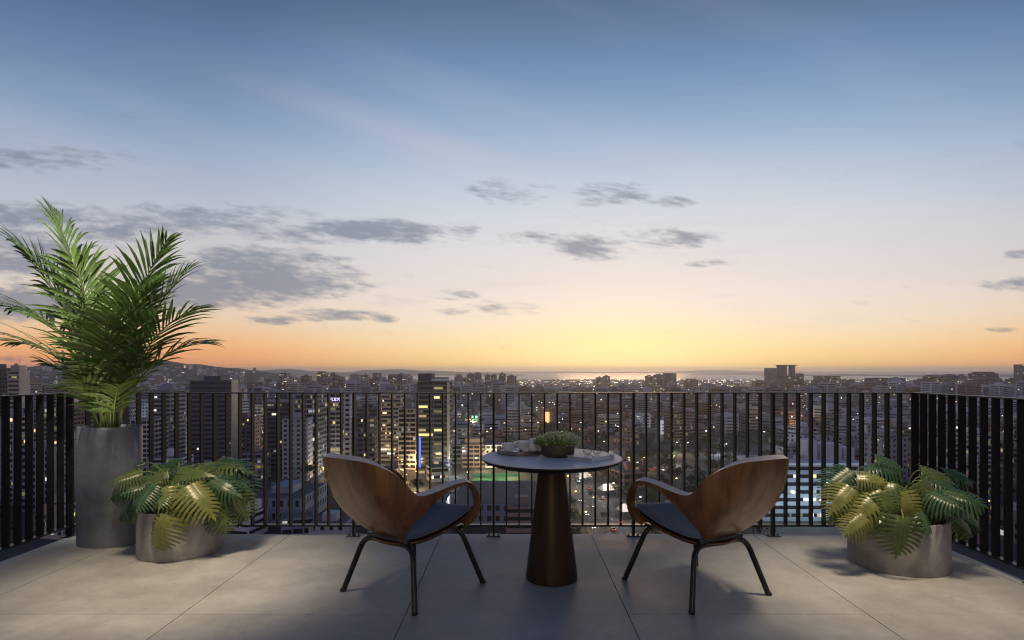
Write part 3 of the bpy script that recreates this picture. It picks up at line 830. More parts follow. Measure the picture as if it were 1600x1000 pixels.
# the lake: an irregular shore 4 km out
b = MB(); rs = random.Random(2); sh = []
for i in range(61):
    x = -1500 + i * 220
    sh.append((x, 4700 + 260 * mnoise.noise((i * .35, 0, 0)) - (500 if x > 2300 else 0)))
fs = []
for (x, y) in sh: b.v += [(x, y, GZ + .3), (x * 2.4, 15500, GZ + .3)]
for i in range(60): b.f.append((2 * i, 2 * i + 2, 2 * i + 3, 2 * i + 1)); b.m.append(0)
tag(b.build('lake', M_water), kind='structure')
def land(name, pts, y, depth, m, seed, rough=.12, base=GZ - 1):
    """a ridge: crest heights (world x, z) at depth y, falling off to both sides"""
    b = MB(); n = 90; rows = [-1, -.7, -.42, -.18, 0, .3, .7, 1]
    def crest(x):
        for (xa, za), (xb, zb) in zip(pts, pts[1:]):
            if xa <= x <= xb:
                t = (x - xa) / (xb - xa); t = t * t * (3 - 2 * t); return za + (zb - za) * t
        return GZ
    for k, rw in enumerate(rows):
        for i in range(n + 1):
            x = pts[0][0] + (pts[-1][0] - pts[0][0]) * i / n
            f = (1 - abs(rw)) ** .8
            hgt = (crest(x) - base) * f
            z = base + hgt * (1 + rough * mnoise.noise((x * .004 + seed, rw * 2.2, seed)) + rough * .4 * mnoise.noise((x * .016 + seed, rw * 6, 3.0)))
            b.v.append((x, y + rw * depth, z))
    for k in range(len(rows) - 1):
        for i in range(n):
            a = k * (n + 1) + i
            b.f.append((a, a + 1, a + n + 2, a + n + 1)); b.m.append(0)
    o = b.build(name, m, None, True); tag(o, kind='structure'); return o
def px(u, Y): return (u - CU) / FPX * Y
def pz(v, Y): return CAM_H - (v - CV) / FPX * Y
M_hill = mat('wooded_hill', (0.040, 0.045, 0.030), .95, var=.4, vscale=.02, bump=.6, bscale=.03)
M_far = mat('far_land', (0.05, 0.055, 0.05), .95)
HY = 2900
hill = land('hill', [(px(-300, HY), GZ), (px(-120, HY), pz(583, HY)), (px(20, HY), pz(576, HY)), (px(90, HY), pz(569, HY)), (px(170, HY), pz(566, HY)), (px(255, HY), pz(563.5, HY)), (px(300, HY), pz(569, HY)), (px(360, HY), pz(574.5, HY)), (px(405, HY), pz(579, HY)), (px(440, HY), pz(594, HY)), (px(520, HY), GZ)], HY, 800, M_hill, 1.0, .05)
FY = 9000
land('hill', [(px(330, FY), GZ), (px(400, FY), pz(579, FY)), (px(450, FY), pz(576.5, FY)), (px(495, FY), pz(580, FY)), (px(540, FY), pz(582, FY)), (px(575, FY), pz(578, FY)), (px(620, FY), pz(577, FY)), (px(665, FY), pz(579, FY)), (px(760, FY), pz(582.5, FY)), (px(830, FY), GZ)], FY, 1200, M_far, 4.0, .05)
GY = 15500
land('far_shore', [(px(560, GY), GZ), (px(700, GY), pz(581, GY)), (px(860, GY), pz(580.3, GY)), (px(1000, GY), pz(581.5, GY)), (px(1055, GY), pz(580.5, GY)), (px(1100, GY), pz(578.3, GY)), (px(1130, GY), pz(577.8, GY)), (px(1180, GY), pz(580, GY)), (px(1300, GY), pz(581.0, GY)), (px(1480, GY), pz(580.5, GY)), (px(1700, GY), pz(581.0, GY)), (px(1900, GY), GZ)], GY, 900, M_far, 7.0, .05)
for (u0, u1, Y) in ((1075, 1240, 9800), (1180, 1460, 7600), (1420, 1700, 8400), (1400, 1640, 6400)):
    land('island', [(px(u0, Y), GZ), (px(u0 + 25, Y), GZ + 16), (px((u0 + u1) / 2, Y), GZ + 22), (px(u1 - 25, Y), GZ + 15), (px(u1, Y), GZ)], Y, 160, M_far, Y * .01, .3)

# ------------------------------------------------------------------ labels for hundreds of city things
CITY = []                                    # (object, base label, u)
def place_of(u, Y):
    if u < 118: p = 'behind the left side railing'
    elif u < 232: p = 'behind the palm'
    elif u < 390: p = 'above the left monstera'
    elif u < 505: p = 'left of the left chair'
    elif u < 640: p = 'above the left chair'
    elif u < 755: p = 'left of the table'
    elif u < 850: p = 'behind the cups'
    elif u < 970: p = 'behind the moss bowl'
    elif u < 1090: p = 'above the right chair arm'
    elif u < 1235: p = 'above the right chair back'
    elif u < 1425: p = 'above the right monstera'
    else: p = 'behind the right side railing'
    return p
def reg(o, base, u): CITY.append((o, base, u))
ORD = ['leftmost', 'second from left', 'third from left', 'fourth from left', 'fifth from left', 'sixth from left', 'seventh from left', 'eighth from left', 'ninth from left', 'tenth from left', 'eleventh from left', 'twelfth from left', 'thirteenth from left', 'fourteenth from left']
def finish_labels():
    by = {}
    for o, base, u in CITY: by.setdefault(base, []).append((u, o))
    for base, lst in by.items():
        lst.sort(key=lambda t: t[0])
        n = len(lst)
        for i, (u, o) in enumerate(lst):
            if n == 1: o['label'] = base
            elif n == 2: o['label'] = base + (', left one of two' if i == 0 else ', right one of two')
            elif i == n - 1: o['label'] = base + ', rightmost'
            else: o['label'] = base + ', ' + ORD[i]

def building(name, cat, group, x, y, w, d, h, rot=0.0, tone='grey', style='band', fl=3.3, lit=.08, lits=('warm', 'white', 'yellow'), roof=('box',), label=None, seed=0, single=False, desc=None, glass=True, bay=4.2, side=None):
    """one building: recessed glass core, floor bands and piers standing proud of it, roof gear, lit windows"""
    r = random.Random(seed * 7 + 13)
    u = CU + FPX * x / max(y, 1)
    o = thing(name, None, cat, (x, y, GZ), rot, group)
    nf = max(1, int(h / fl)); fl = h / nf
    wm = MB()
    rec = .45
    hw, hd = w / 2, d / 2
    sp = {'band': .52, 'grid': .42, 'punched': .50, 'curtain': .14, 'slats': .36}[style]
    for k in range(nf):
        z = k * fl
        wm.box(-hw, hw, -hd, hd, z, z + fl * sp, 0, k > 0)
    wm.box(-hw, hw, -hd, hd, h, h + .9, 0)
    nb = max(1, int(round(w / bay))); nbd = max(1, int(round(d / bay)))
    pw = {'band': .35, 'grid': .7, 'punched': bay * .52, 'curtain': .18, 'slats': .25}[style]
    def piers(n, L, axis):
        step = L / n
        idx = range(n + 1) if style != 'band' else (0, n)
        for i in idx:
            c = -L / 2 + i * step
            a, b2 = max(-L / 2 + .02, c - pw / 2), min(L / 2 - .02, c + pw / 2)
            if axis == 'x': wm.box(a, b2, -hd + .03, -hd + rec + .1, .1, h, 0); 
            else:
                wm.box(hw - rec - .1, hw - .03, a, b2, .1, h, 0)
                wm.box(-hw + .03, -hw + rec + .1, a, b2, .1, h, 0)
    piers(nb, w, 'x'); piers(nbd, d, 'y')
    wm.build('wall', MW[tone], o)
    core = MB(); core.box(-hw + rec, hw - rec, -hd + rec, hd - rec, .2, h - .05, 0); core.build('window_glass', M_glass, o)
    rf = MB(); rf.box(-hw + .3, hw - .3, -hd + .3, hd - .3, h + .91, h + 1.0, 0); rf.build('roof', M_roof, o)
    top = h + .99
    for q in roof:
        m = MB()
        if q == 'box': m.box(-w * .22, w * .18, -d * .2, d * .25, top, top + 3.4); m.build('stair_head', MW[tone], o)
        elif q == 'wide': m.box(-w * .38, w * .38, -d * .35, d * .35, top, top + 4.2); m.build('penthouse', MW[tone], o)
        elif q == 'tank':
            m.lathe([(w * .12, top), (w * .12, top + 4.0), (0, top + 4.8)], 12); m.build('water_tank', MW[tone], o, True, 40)
        elif q == 'step':
            m.box(-w * .36, w * .36, -d * .36, d * .36, top, top + 3.2); m.box(-w * .2, w * .2, -d * .2, d * .2, top + 3.2, top + 7.5); m.build('stepped_top', MW[tone], o)
        elif q == 'mast':
            m.tube([(w * .1, 0, top), (w * .1, 0, top + 9)], [.22, .08], 5); m.build('mast', M_steel, o)
        elif q == 'dome':
            m.lathe([(w * .4, top), (w * .38, top + 2), (w * .26, top + 4.5), (0, top + 6)], 16); m.build('rounded_top', MW[tone], o, True, 40)
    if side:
        m = MB(); m.box(hw - .4, hw + .25, -hd - .12, hd, .05, h + 1.2); m.build('sunlit_side', MW[side], o)  # pale slab: sunset light on this face put into its colour
    lm = {}
    def cell(face, i, k, n, L, key, part):
        step = L / n; c0 = -L / 2 + i * step + pw / 2 + .12; c1 = -L / 2 + (i + 1) * step - pw / 2 - .12
        if style == 'band': c0, c1 = -L / 2 + i * step + .15, -L / 2 + (i + 1) * step - .15
        if c1 - c0 < .4: return
        if r.random() < .7:
            cut = (c1 - c0) * r.uniform(.3, .75)
            if r.random() < .5: c0 += cut
            else: c1 -= cut
        z0, z1 = k * fl + fl * sp + .1, (k + 1) * fl - .1
        e = .06
        q = MB()
        if face == 'f': q.box(c0, c1, -hd + rec - e, -hd + rec - .01, z0, z1)
        elif face == 'r': q.box(hw - rec + .01, hw - rec + e, c0, c1, z0, z1)
        else: q.box(-hw + rec - e, -hw + rec - .01, c0, c1, z0, z1)
        if part: q.build('lit_window', LIT[key], o)
        else:
            t = lm.setdefault(key, MB()); t.add(q.v, q.f)
    cells = [('f', i, k, nb, w) for i in range(nb) for k in range(nf)] + [(('l' if x > 0 else 'r'), i, k, nbd, d) for i in range(nbd) for k in range(nf)]
    nl = 0
    for c in cells:
        if r.random() < lit * 1.9:
            run = c[0] == 'f' and style in ('band', 'slats') and r.random() < .55
            key = r.choice(lits) + r.choice(('', ' soft', ' soft', ' faint', ' faint', ' faint', ' bright'))
            cell(*c, key, single and nl < 40)
            nl += 1
            if run and c[1] + 1 < nb: cell(c[0], c[1] + 1, c[2], c[3], c[4], key, single and nl < 40)
    for key, t in lm.items():
        g = t.build('window_lights', LIT[key], o); g['kind'] = 'stuff'
    if label: o['label'] = label
    else:
        size = 'tall' if h > 52 else ('mid-height' if h > 28 else 'low')
        lw = 'lit windows' if lit > .03 else 'dark windows'
        st = {'band': 'ribbon-windowed', 'grid': 'grid-fronted', 'punched': 'small-windowed', 'curtain': 'glass-fronted', 'slats': 'balconied'}[style]
        reg(o, f'{size} {tone} {st} block {place_of(u, y)}' if lit > .03 else f'{size} {tone} unlit block {place_of(u, y)}', u)
    return o

LATE = []
FOOT = []                                    # rough footprints taken by hand-placed buildings
def hero(u0, u1, v, Y, d, tone, style, label, rot=0, roof=('box',), lit=.1, lits=('warm', 'white', 'yellow'), fl=3.3, bay=4.0, single=True, name='apartment_tower', seed=None, cat='building', keep=True, side=None):
    x0, x1 = px(u0, Y), px(u1, Y)
    h = pz(v, Y) - GZ
    if keep: FOOT.append(((x0 + x1) / 2, Y + d / 2, max(x1 - x0, d) / 2 + 5))
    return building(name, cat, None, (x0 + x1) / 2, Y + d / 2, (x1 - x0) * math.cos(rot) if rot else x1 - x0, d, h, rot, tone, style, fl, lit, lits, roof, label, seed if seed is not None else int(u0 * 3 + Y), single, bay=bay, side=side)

# --- near and mid towers, left to right
hero(-60, 3, 577, 480, 22, 'dark', 'grid', 'dark tower at the far left edge beside a cream banded one', roof=('box',), lit=.03)
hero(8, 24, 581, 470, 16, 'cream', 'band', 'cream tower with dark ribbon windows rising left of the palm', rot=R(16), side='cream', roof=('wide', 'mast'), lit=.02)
hero(24, 47, 596, 800, 20, 'cream', 'band', 'squat cream block with long white bands right of the cream tower', lit=.02, roof=())
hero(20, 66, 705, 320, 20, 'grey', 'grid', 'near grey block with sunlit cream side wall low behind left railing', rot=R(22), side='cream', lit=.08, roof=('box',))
hero(28, 60, 640, 420, 18, 'grey', 'slats', 'grey balconied tower behind the left railing bars', lit=.12)
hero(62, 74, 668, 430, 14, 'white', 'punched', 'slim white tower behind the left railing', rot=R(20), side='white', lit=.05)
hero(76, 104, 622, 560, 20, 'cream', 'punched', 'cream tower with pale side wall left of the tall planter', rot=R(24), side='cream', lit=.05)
hero(84, 120, 690, 380, 18, 'white', 'grid', 'white block low beside the tall planter', rot=R(20), side='white', lit=.10)
hero(232, 266, 612, 470, 22, 'grey', 'band', 'grey tower just right of the palm planter', roof=('dome',), lit=.02)
hero(262, 290, 630, 520, 20, 'blue grey', 'punched', 'blue grey tower behind the left monstera', lit=.06, roof=('box',))
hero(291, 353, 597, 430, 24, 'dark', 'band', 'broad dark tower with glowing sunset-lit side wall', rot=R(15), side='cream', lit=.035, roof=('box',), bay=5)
hero(356, 378, 609, 800, 20, 'cream', 'grid', 'cream gridded tower right of the broad dark tower', rot=R(14), side='cream', lit=.12)
hero(358, 392, 655, 480, 20, 'brown', 'punched', 'brown tower with scattered lights right of the broad dark tower', lit=.07)
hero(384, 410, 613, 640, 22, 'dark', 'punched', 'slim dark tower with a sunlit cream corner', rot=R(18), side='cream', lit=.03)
o = hero(416, 456, 624, 440, 20, 'dark', 'band', 'dark banded tower with a pale grey frame round its facade', lit=.05, lits=('yellow', 'white'), roof=('box',))
m = MB(); W_ = (px(456, 440) - px(416, 440)) / 2
m.box(W_ - .2, W_ + 2.0, -10.6, -9.0, 6, pz(624, 440) - GZ); m.box(-W_ - 1.2, W_ - .22, -10.55, -9.2, pz(628, 440) - GZ, pz(624, 440) - GZ + .1); m.build('frame', MW['pale grey'], o)
hero(460, 497, 618, 430, 20, 'grey', 'slats', 'grey office tower with bright ribbon windows above the left chair tip', lit=.13, lits=('white', 'yellow', 'dim', 'cool'))
o = hero(497, 542, 616, 450, 22, 'grey', 'slats', 'grey office tower carrying a violet lit sign above the left chair', lit=.14, lits=('yellow', 'white', 'dim'))
fc = bpy.data.curves.new('sign_text', 'FONT'); fc.body = 'FLEX'; fc.size = 3.0; fc.extrude = .12; fc.align_x = 'CENTER'; fc.space_character = 1.15
tmp = bpy.data.objects.new('tmp', fc); COL.objects.link(tmp); sme = bpy.data.meshes.new_from_object(tmp.evaluated_get(bpy.context.evaluated_depsgraph_get())); bpy.data.objects.remove(tmp)
fo = put('sign', sme, o); fo.rotation_euler = (R(90), 0, 0); fo.location = (px(523, 450) - (px(497, 450) + px(542, 450)) / 2, -11.35, pz(626, 450) - GZ); fo.data.materials.clear(); fo.data.materials.append(M_violet); fo.scale = (1.15, 1, 1)
hero(537, 548, 616, 425, 12, 'white', 'punched', 'slim pale tower with a lit blank wall above the left chair', lit=.05, roof=())
hero(552, 592, 640, 520, 24, 'dark', 'band', 'dark glass tower above the left chair back', lit=.03)
hero(590, 626, 612, 500, 22, 'grey', 'band', 'grey ribbon-windowed tower left of the blue lit tower', lit=.16, lits=('white', 'yellow', 'warm'))
hero(622, 650, 640, 455, 22, 'pale grey', 'slats', 'pale balconied tower touching the blue lit tower', lit=.14, lits=('yellow', 'white', 'dim'))
o = hero(652, 702, 597, 430, 22, 'dark', 'grid', 'broad tower with yellow windows and a blue light strip', lit=.17, lits=('yellow', 'yellow', 'dim', 'warm'), roof=(), bay=11.0)
hh = pz(597, 430) - GZ; W_ = (px(702, 430) - px(652, 430)) / 2
m = MB(); m.box(-W_, -W_ + 10, -8, 9, hh + 1, hh + 6.2); m.build('penthouse', MW['dark'], o)
m = MB(); m.box(-W_ + 10.2, W_, -11.3, 8, hh + .95, hh + 1.9); m.build('roof_edge', MW['white'], o)
m = MB(); m.box(-W_ + 1.3, -W_ + 2.5, -11.5, -11.05, 6, hh - 40); m.build('blue_light_strip', M_blue, o)
m = MB(); m.box(W_ - 1.6, W_ + .3, -11.6, -11.03, 12, hh); m.build('corner_pier', MW['cream'], o)
m = MB(); m.box(W_ - 1.3, W_ - .3, -11.75, -11.62, 10, hh - 34); m.build('wall_glow', LIT['dim'], o)  # glowing strip stands in for yellow light falling on the wall
hero(700, 713, 672, 540, 12, 'cream', 'punched', 'low cream block lit by a street lamp left of the table', lit=.2, roof=())
hero(714, 728, 671, 520, 14, 'white', 'band', 'low white banded block lit from the street left of the table', lit=.1, roof=())
hero(700, 728, 609, 1100, 30, 'dark', 'punched', 'dark tower with white roof right of the blue lit tower', lit=.10, roof=('wide',))
hero(768, 800, 612, 1000, 28, 'brown', 'punched', 'brown tower on the skyline over the cups', lit=.04)
hero(842, 866, 636, 760, 20, 'brown', 'punched', 'brown block with a tall amber lit front behind the moss bowl', lit=.02, roof=())
o2 = bpy.data.objects[-1] if False else None
m = MB(); Y = 757; m.box(px(850, Y), px(858.5, Y), Y, Y + .6, pz(668, Y), pz(644, Y))
ob = m.build('lit_billboard', M_amber); tag(ob, 'tall amber lit billboard panel behind the moss bowl', 'billboard')
# green neon sign on its frame
sg = thing('neon_sign', 'wide green neon sign glowing over the trees left of the cups', 'sign', (px(751, 800), 800, pz(657, 800)))
m = MB(); m.box(-13, 13, 0, .8, 0, 7.2); m.build('board', mat('sign_board', (.02, .05, .03), .6), sg)
rs = random.Random(4); m = MB(); xx = -12
while xx < 11.4:
    w_ = rs.uniform(.7, 1.9)
    if rs.random() < .8: m.box(xx, xx + w_, -.25, -.02, 3.4 - rs.uniform(0, 1), 6.4)
    xx += w_ + .35
m.build('upper_tubes', M_greenw, sg)
m = MB(); m.box(-11.5, 3, -.25, -.02, .6, 1.5); m.box(4.2, 11.2, -.25, -.02, .6, 2.6); m.build('lower_tubes', M_green, sg)
m = MB(); m.box(-12, -11.6, .2, .6, pz(700, 800) - pz(657, 800), 0); m.box(11.6, 12, .2, .6, pz(700, 800) - pz(657, 800), 0); m.build('posts', M_steel, sg)

# --- skyline towers
SKY_ = [(436, 448, 583, 1500, 'cream', 'tank'), (470, 482, 588, 1500, 'brown', 'box'), (495, 507, 583.5, 1450, 'brown', 'wide'), (513, 524, 586, 1450, 'brown', 'dome'), (524, 535, 590, 1500, 'brown', 'box'), (545, 561, 587, 1700, 'cream', 'wide'),
        (563, 576, 586, 1650, 'cream', 'tank'), (582, 594, 583, 1800, 'grey', 'mast'), (606, 619, 587, 1700, 'brown', 'wide'), (620, 632, 585, 1650, 'dark', 'box'), (631, 643, 587, 1750, 'cream', 'box'), (729, 741, 585, 1700, 'grey', 'box'), (741, 752, 583.5, 1750, 'pale grey', 'box'),
        (757, 766, 586, 1750, 'brown', 'tank'), (767, 776, 586, 1700, 'cream', 'box'), (779, 790, 584, 1650, 'brown', 'tank'), (792, 807, 588, 1700, 'brown', 'box'), (932, 942, 590, 2300, 'brown', 'tank'), (943, 953, 588, 2350, 'grey', 'box'),
        (1010, 1021, 588, 2000, 'brown', 'box'), (1023, 1038, 586, 2000, 'grey', 'box'), (1038, 1057, 583.5, 1950, 'brown', None), (1071, 1091, 594, 2000, 'brown', 'wide'), (1199, 1214, 575.5, 1900, 'brown', None), (1244, 1256, 584, 1900, 'brown', None), (1180, 1197, 596, 1850, 'brown', 'box'),
        (1276, 1294, 588, 1900, 'brown', 'mast'), (1298, 1314, 588, 1900, 'brown', 'mast'), (1322, 1336, 593, 1800, 'brown', None), (1358, 1415, 591, 1700, 'brown', None), (1436, 1452, 594, 1600, 'brown', 'box'), (1450, 1478, 589, 1600, 'brown', 'wide'), (1478, 1500, 588, 1550, 'brown', 'dome'),
        (1524, 1560, 584, 1500, 'brown', 'wide'), (1512, 1570, 598, 1450, 'grey', 'box'), (1597, 1640, 570, 1400, 'brown', None), (325, 332, 582, 1800, 'cream', None), (362, 368, 585, 2000, 'white', 'box'), (371, 376, 586, 2000, 'pale grey', None), (402, 407, 590, 2000, 'white', None),
        (415, 425, 592, 1700, 'grey', 'box'), (448, 462, 594, 1600, 'grey', 'box'), (670, 700, 590, 1500, 'grey', None), (710, 728, 589, 1800, 'brown', 'box'), (1100, 1120, 601, 2100, 'grey', 'box'), (890, 905, 601, 2300, 'brown', 'box'), (850, 866, 599, 2300, 'grey', 'tank'), (985, 1004, 601, 2200, 'brown', None)]
for i, (a, b2, v, Y, tone, rf) in enumerate(SKY_):
    hero(a, b2, v, Y, 24, tone, random.Random(i).choice(('band', 'grid', 'punched', 'slats')), None, rot=0, roof=(rf,) if rf else (), lit=.07, single=False, seed=900 + i, bay=5)
rk = random.Random(55)
for i in range(34):
    u0 = rk.choice((rk.uniform(415, 810), rk.uniform(415, 810), rk.uniform(1262, 1590), rk.uniform(860, 1190)))
    Y = rk.uniform(1250, 2100); ww = rk.uniform(16, 27) * FPX / Y
    v = rk.uniform(588, 602) if u0 < 810 or u0 > 1262 else rk.uniform(599, 608)
    hero(u0, u0 + ww, v, Y, 22, rk.choice(('brown', 'cream', 'grey', 'pale grey', 'brown')), rk.choice(('band', 'grid', 'punched', 'slats')), None, roof=(rk.choice(('box', 'tank', 'wide', 'step')),), lit=.08, single=False, seed=1200 + i, bay=5)
# the tower with an open arch at its top
Y = 1900; aw = px(1244, Y) - px(1218, Y); ah = pz(570, Y) - GZ
at_ = hero(1219, 1243, 588, Y, 26, 'brown', 'grid', 'tall skyline tower with an open square arch at its crown', lit=.06, roof=(), single=False)
m = MB(); z0 = pz(588, Y) - GZ + .95
m.box(-aw * .46, -aw * .04, -13, 13, z0, ah - 3.2); m.box(aw * .26, aw * .44, -13, 13, z0, ah - 3.2); m.box(-aw / 2 - 1, aw / 2 + 1, -13.5, 13.5, ah - 3.2, ah); m.build('arch', MW['brown'], at_)
tag(at_, None)

# --- the pale office building seen right of the right chair
Y = 300
of = hero(1180, 1352, 729, Y, 26, 'blue grey', 'band', 'wide pale blue office building with lit floors left of the right monstera', lit=.13, lits=('white', 'cool', 'yellow', 'white'), fl=3.9, bay=3.4, roof=(), name='office_building')
hf = pz(729, Y) - GZ
m = MB(); m.box(-28, 28, -14, 13, hf + 1.0, hf + 1.9); m.build('roof_slab', MW['white'], of)
m = MB(); m.box(4, 9, -2, 8, hf + 1.9, hf + 12); m.box(11, 22, -2, 8, hf + 1.9, hf + 10); m.box(23, 27.4, -4, 8, hf + 1.9, hf + 8); m.build('plant_room', MW['white'], of)
for i in range(9):
    m = MB(); m.box(-24 + i * 4.1, -22 + i * 4.1, 2, 4, hf + 1.9, hf + 3.4); m.build('air_conditioner', MW['grey'], of)
for xx in (128, 146, 164): 
    LATE.append((xx, 288, GZ + 12, 4500, (.72, .90, 1.0)))  # unseen lamps added to brighten the office front
# --- long flat roofs just below the terrace
hero(705, 850, 790, 290, 60, 'blue grey', 'punched', 'long flat-roofed warehouse below the table', lit=.03, roof=(), fl=5, name='warehouse', seed=71)
hero(385, 470, 782, 290, 40, 'blue grey', 'punched', 'low dark flat-roofed hall below the left side of the railing', lit=.04, roof=('box',), fl=4.5, name='warehouse', seed=72)
hero(560, 690, 800, 285, 40, 'dark', 'punched', 'low dark hall hidden behind the left chair', lit=.03, roof=(), fl=5, name='warehouse', seed=73)
o = hero(424, 456, 757, 330, 14, 'blue grey', 'grid', 'shop building with a bright cool-lit front below the railing', lit=.02, roof=(), fl=4.2, name='shop_building', seed=74)
m = MB()
for i in range(4): m.box(-4.8 + i * 2.5, -2.7 + i * 2.5, -7.5, -7.05, 4.4, 7.9)
m.build('shop_window', LIT['cool'], o)

# ------------------------------------------------------------------ the avenue right of the table, the green pitch
RX0, RX1 = 34.0, 55.0
gpl('avenue', RX0, RX1, 150, 1500, GZ + .35, M_asph)
gpl('side_street', -420, 520, 560, 574, GZ + .30, M_asph)
gpl('side_street', -350, RX0, 370, 381, GZ + .30, M_asph)
m = MB()
for k in range(60):
    for xx in (40, 49): m.add([(xx, 160 + k * 14, GZ + .37), (xx + .3, 160 + k * 14, GZ + .37), (xx + .3, 166 + k * 14, GZ + .37), (xx, 166 + k * 14, GZ + .37)], [(0, 1, 2, 3)])
tag(m.build('lane_marking', M_line), kind='structure')
gpl('sports_pitch', -30, 2, 396, 425, GZ + .32, M_turf)

def point(x, y, z, w, col, rad=.6):
    d = bpy.data.lights.new('city_or_fill_light', 'POINT'); d.energy = w; d.color = col; d.shadow_soft_size = rad
    o = bpy.data.objects.new('city_or_fill_light', d); o.location = (x, y, z); COL.objects.link(o); return o

pole_me = MB(); pole_me.tube(fillet([(0, 0, 0), (0, 0, 8.2), (1.6, 0, 8.6)], 1.2, 4), .12, 5); pole_mesh = pole_me.mesh('pole', M_steel)
def head_mesh(r, m):
    h = MB(); h.lathe([(0, -.35 * r), (r * .8, -.28 * r), (r, 0), (r * .6, .3 * r), (0, .36 * r)], 8); return h.mesh('lamp_head', m)
HEADS = {('w', 0): head_mesh(.55, M_lampw), ('y', 0): head_mesh(.60, M_lampy), ('w', 1): head_mesh(.85, M_lampw), ('y', 1): head_mesh(.9, M_lampy), ('w', 2): head_mesh(1.3, M_lampw), ('y', 2): head_mesh(1.3, M_lampy)}
def lamp(x, y, kind, big=0, z=None, reglabel=True):
    u = CU + FPX * x / y
    o = thing('street_lamp', None, 'street lamp', (x, y, GZ + .3), 0, 'street lamps glowing across the city')
    put('pole', pole_mesh, o)
    h = put('lamp_head', HEADS[(kind, big)], o, (1.6, 0, 8.5))
    dist = 'near' if y < 480 else ('mid-distance' if y < 900 else 'far')
    reg(o, f"{dist} {'white' if kind == 'w' else 'amber'} street lamp {place_of(u, y)}", u)
    return o
for i in range(9):
    y = 235 + i * 48
    lamp(RX0 - 2, y, 'y', 0); 
    point(RX0 + 1.5, y, GZ + 8.2, 2300, (1.0, .70, .34))
    if i % 2 == 0:
        lamp(RX1 + 2, y + 24, 'w', 0); point(RX1 - 1, y + 24, GZ + 8.4, 1500, (1.0, .88, .7))
point(-22, 408, GZ + 12, 9000, (.35, 1.0, .55)); point(-6, 412, GZ + 12, 7000, (.45, 1.0, .6))
for xx in (-28, -20, -12, -4):
    f = thing('floodlight_mast', None, 'floodlight', (xx, 427, GZ), 0, 'masts round the green pitch')
    m = MB(); m.tube([(0, 0, 0), (0, 0, 13)], [.2, .12], 5); m.build('mast', M_steel, f)
    m = MB(); m.box(-.9, .9, -.4, .1, 12.6, 13.6); m.build('lamp', M_greenw, f)
    reg(f, 'floodlight mast at the back of the green lit pitch', CU + FPX * xx / 427)
m = MB(); m.box(-30, 2, 426, 426.2, GZ + .4, GZ + 2.2); tag(m.build('pitch_fence', mat('green_mesh_fence', (.10, .22, .12), .7)), 'low green fence along the back of the lit pitch', 'fence')

for q in LATE: point(*q)
gpl('side_street', RX1, 210, 447, 457, GZ + .30, M_asph)
FOOT.append((132, 452, 8))
# cars
M_paint = [mat('car_paint_' + n, c, .3, coat=.6) for n, c in (('white', (.6, .6, .6)), ('silver', (.3, .31, .32)), ('black', (.02, .02, .02)), ('red', (.3, .02, .02)))]
NAMES = ['white', 'silver', 'black', 'red']
M_hl = emat('headlight', (.92, .94, 1.0), 9.0)
tyre_m = mat('tyre', (.02, .02, .02), .8)
wh = MB()
for k in range(2):
    wh.v += [(-.11 + .22 * k, .32 * math.cos(a * math.pi / 6), .32 * math.sin(a * math.pi / 6)) for a in range(12)]
wh.f = [tuple(range(12)), tuple(reversed(range(12, 24)))] + [(i, (i + 1) % 12, 12 + (i + 1) % 12, 12 + i) for i in range(12)]; wh.m = [0] * len(wh.f)
wheel_mesh = wh.mesh('wheel', tyre_m)
def prism(prof, x0, x1):
    b = MB(); n = len(prof)
    b.v = [(x0, y, z) for y, z in prof] + [(x1, y, z) for y, z in prof]
    b.f = [tuple(reversed(range(n))), tuple(range(n, 2 * n))] + [(i, (i + 1) % n, n + (i + 1) % n, n + i) for i in range(n)]; b.m = [0] * len(b.f)
    return b
body_b = prism([(-2.15, .35), (-2.2, .65), (-2.0, .85), (-1.0, .95), (1.4, .98), (2.1, .95), (2.2, .6), (2.15, .35)], -.88, .88)
cab_b = prism([(-1.05, .95), (-.35, 1.45), (1.1, 1.47), (1.75, .98)], -.74, .74)
body_ms = [body_b.mesh('body', p) for p in M_paint]; cab_ms = cab_b.mesh('cabin', M_glass)
hb = MB(); hb.box(-.2, .2, -.08, .0, -.1, .1); head_ms = hb.mesh('headlight', M_hl); tail_ms = hb.mesh('tail_light', M_red)
for i, (x, y, d, c) in enumerate([(37.5, 262, 0, 0), (43, 270, 0, 1), (37.5, 286, 0, 2), (46.5, 282, 1, 3), (52, 296, 1, 0), (37.5, 312, 0, 1), (43.5, 330, 0, 0), (37.5, 345, 0, 2), (51.5, 350, 1, 1), (46.8, 380, 1, 2), (43, 405, 0, 0), (52, 430, 1, 3), (47, 455, 1, 1), (51.8, 470, 1, 2), (46.5, 482, 1, 0), (52, 500, 1, 1), (47, 512, 1, 3), (37.5, 440, 0, 1), (42.5, 520, 0, 2)]):
    o = thing('car', None, 'car', (x, y, GZ + .38), 0 if d == 0 else math.pi, 'cars on the avenue')
    put('body', body_ms[c], o); put('cabin', cab_ms, o)
    for wx in (-.82, .82):
        for wy in (-1.35, 1.35): put('wheel', wheel_mesh, o, (wx, wy, .32))
    for sx in (-.62, .62):
        put('headlight', head_ms, o, (sx, -2.18, .66)); t_ = put('tail_light', tail_ms, o, (sx, 2.26, .72))
    near = 'close below the railing' if y < 320 else ('halfway up the avenue' if y < 420 else 'far up the avenue')
    reg(o, f"{NAMES[c]} car {'with white headlights' if d == 0 else 'with red tail lights'} {near}", CU + FPX * x / y + y * .0001)
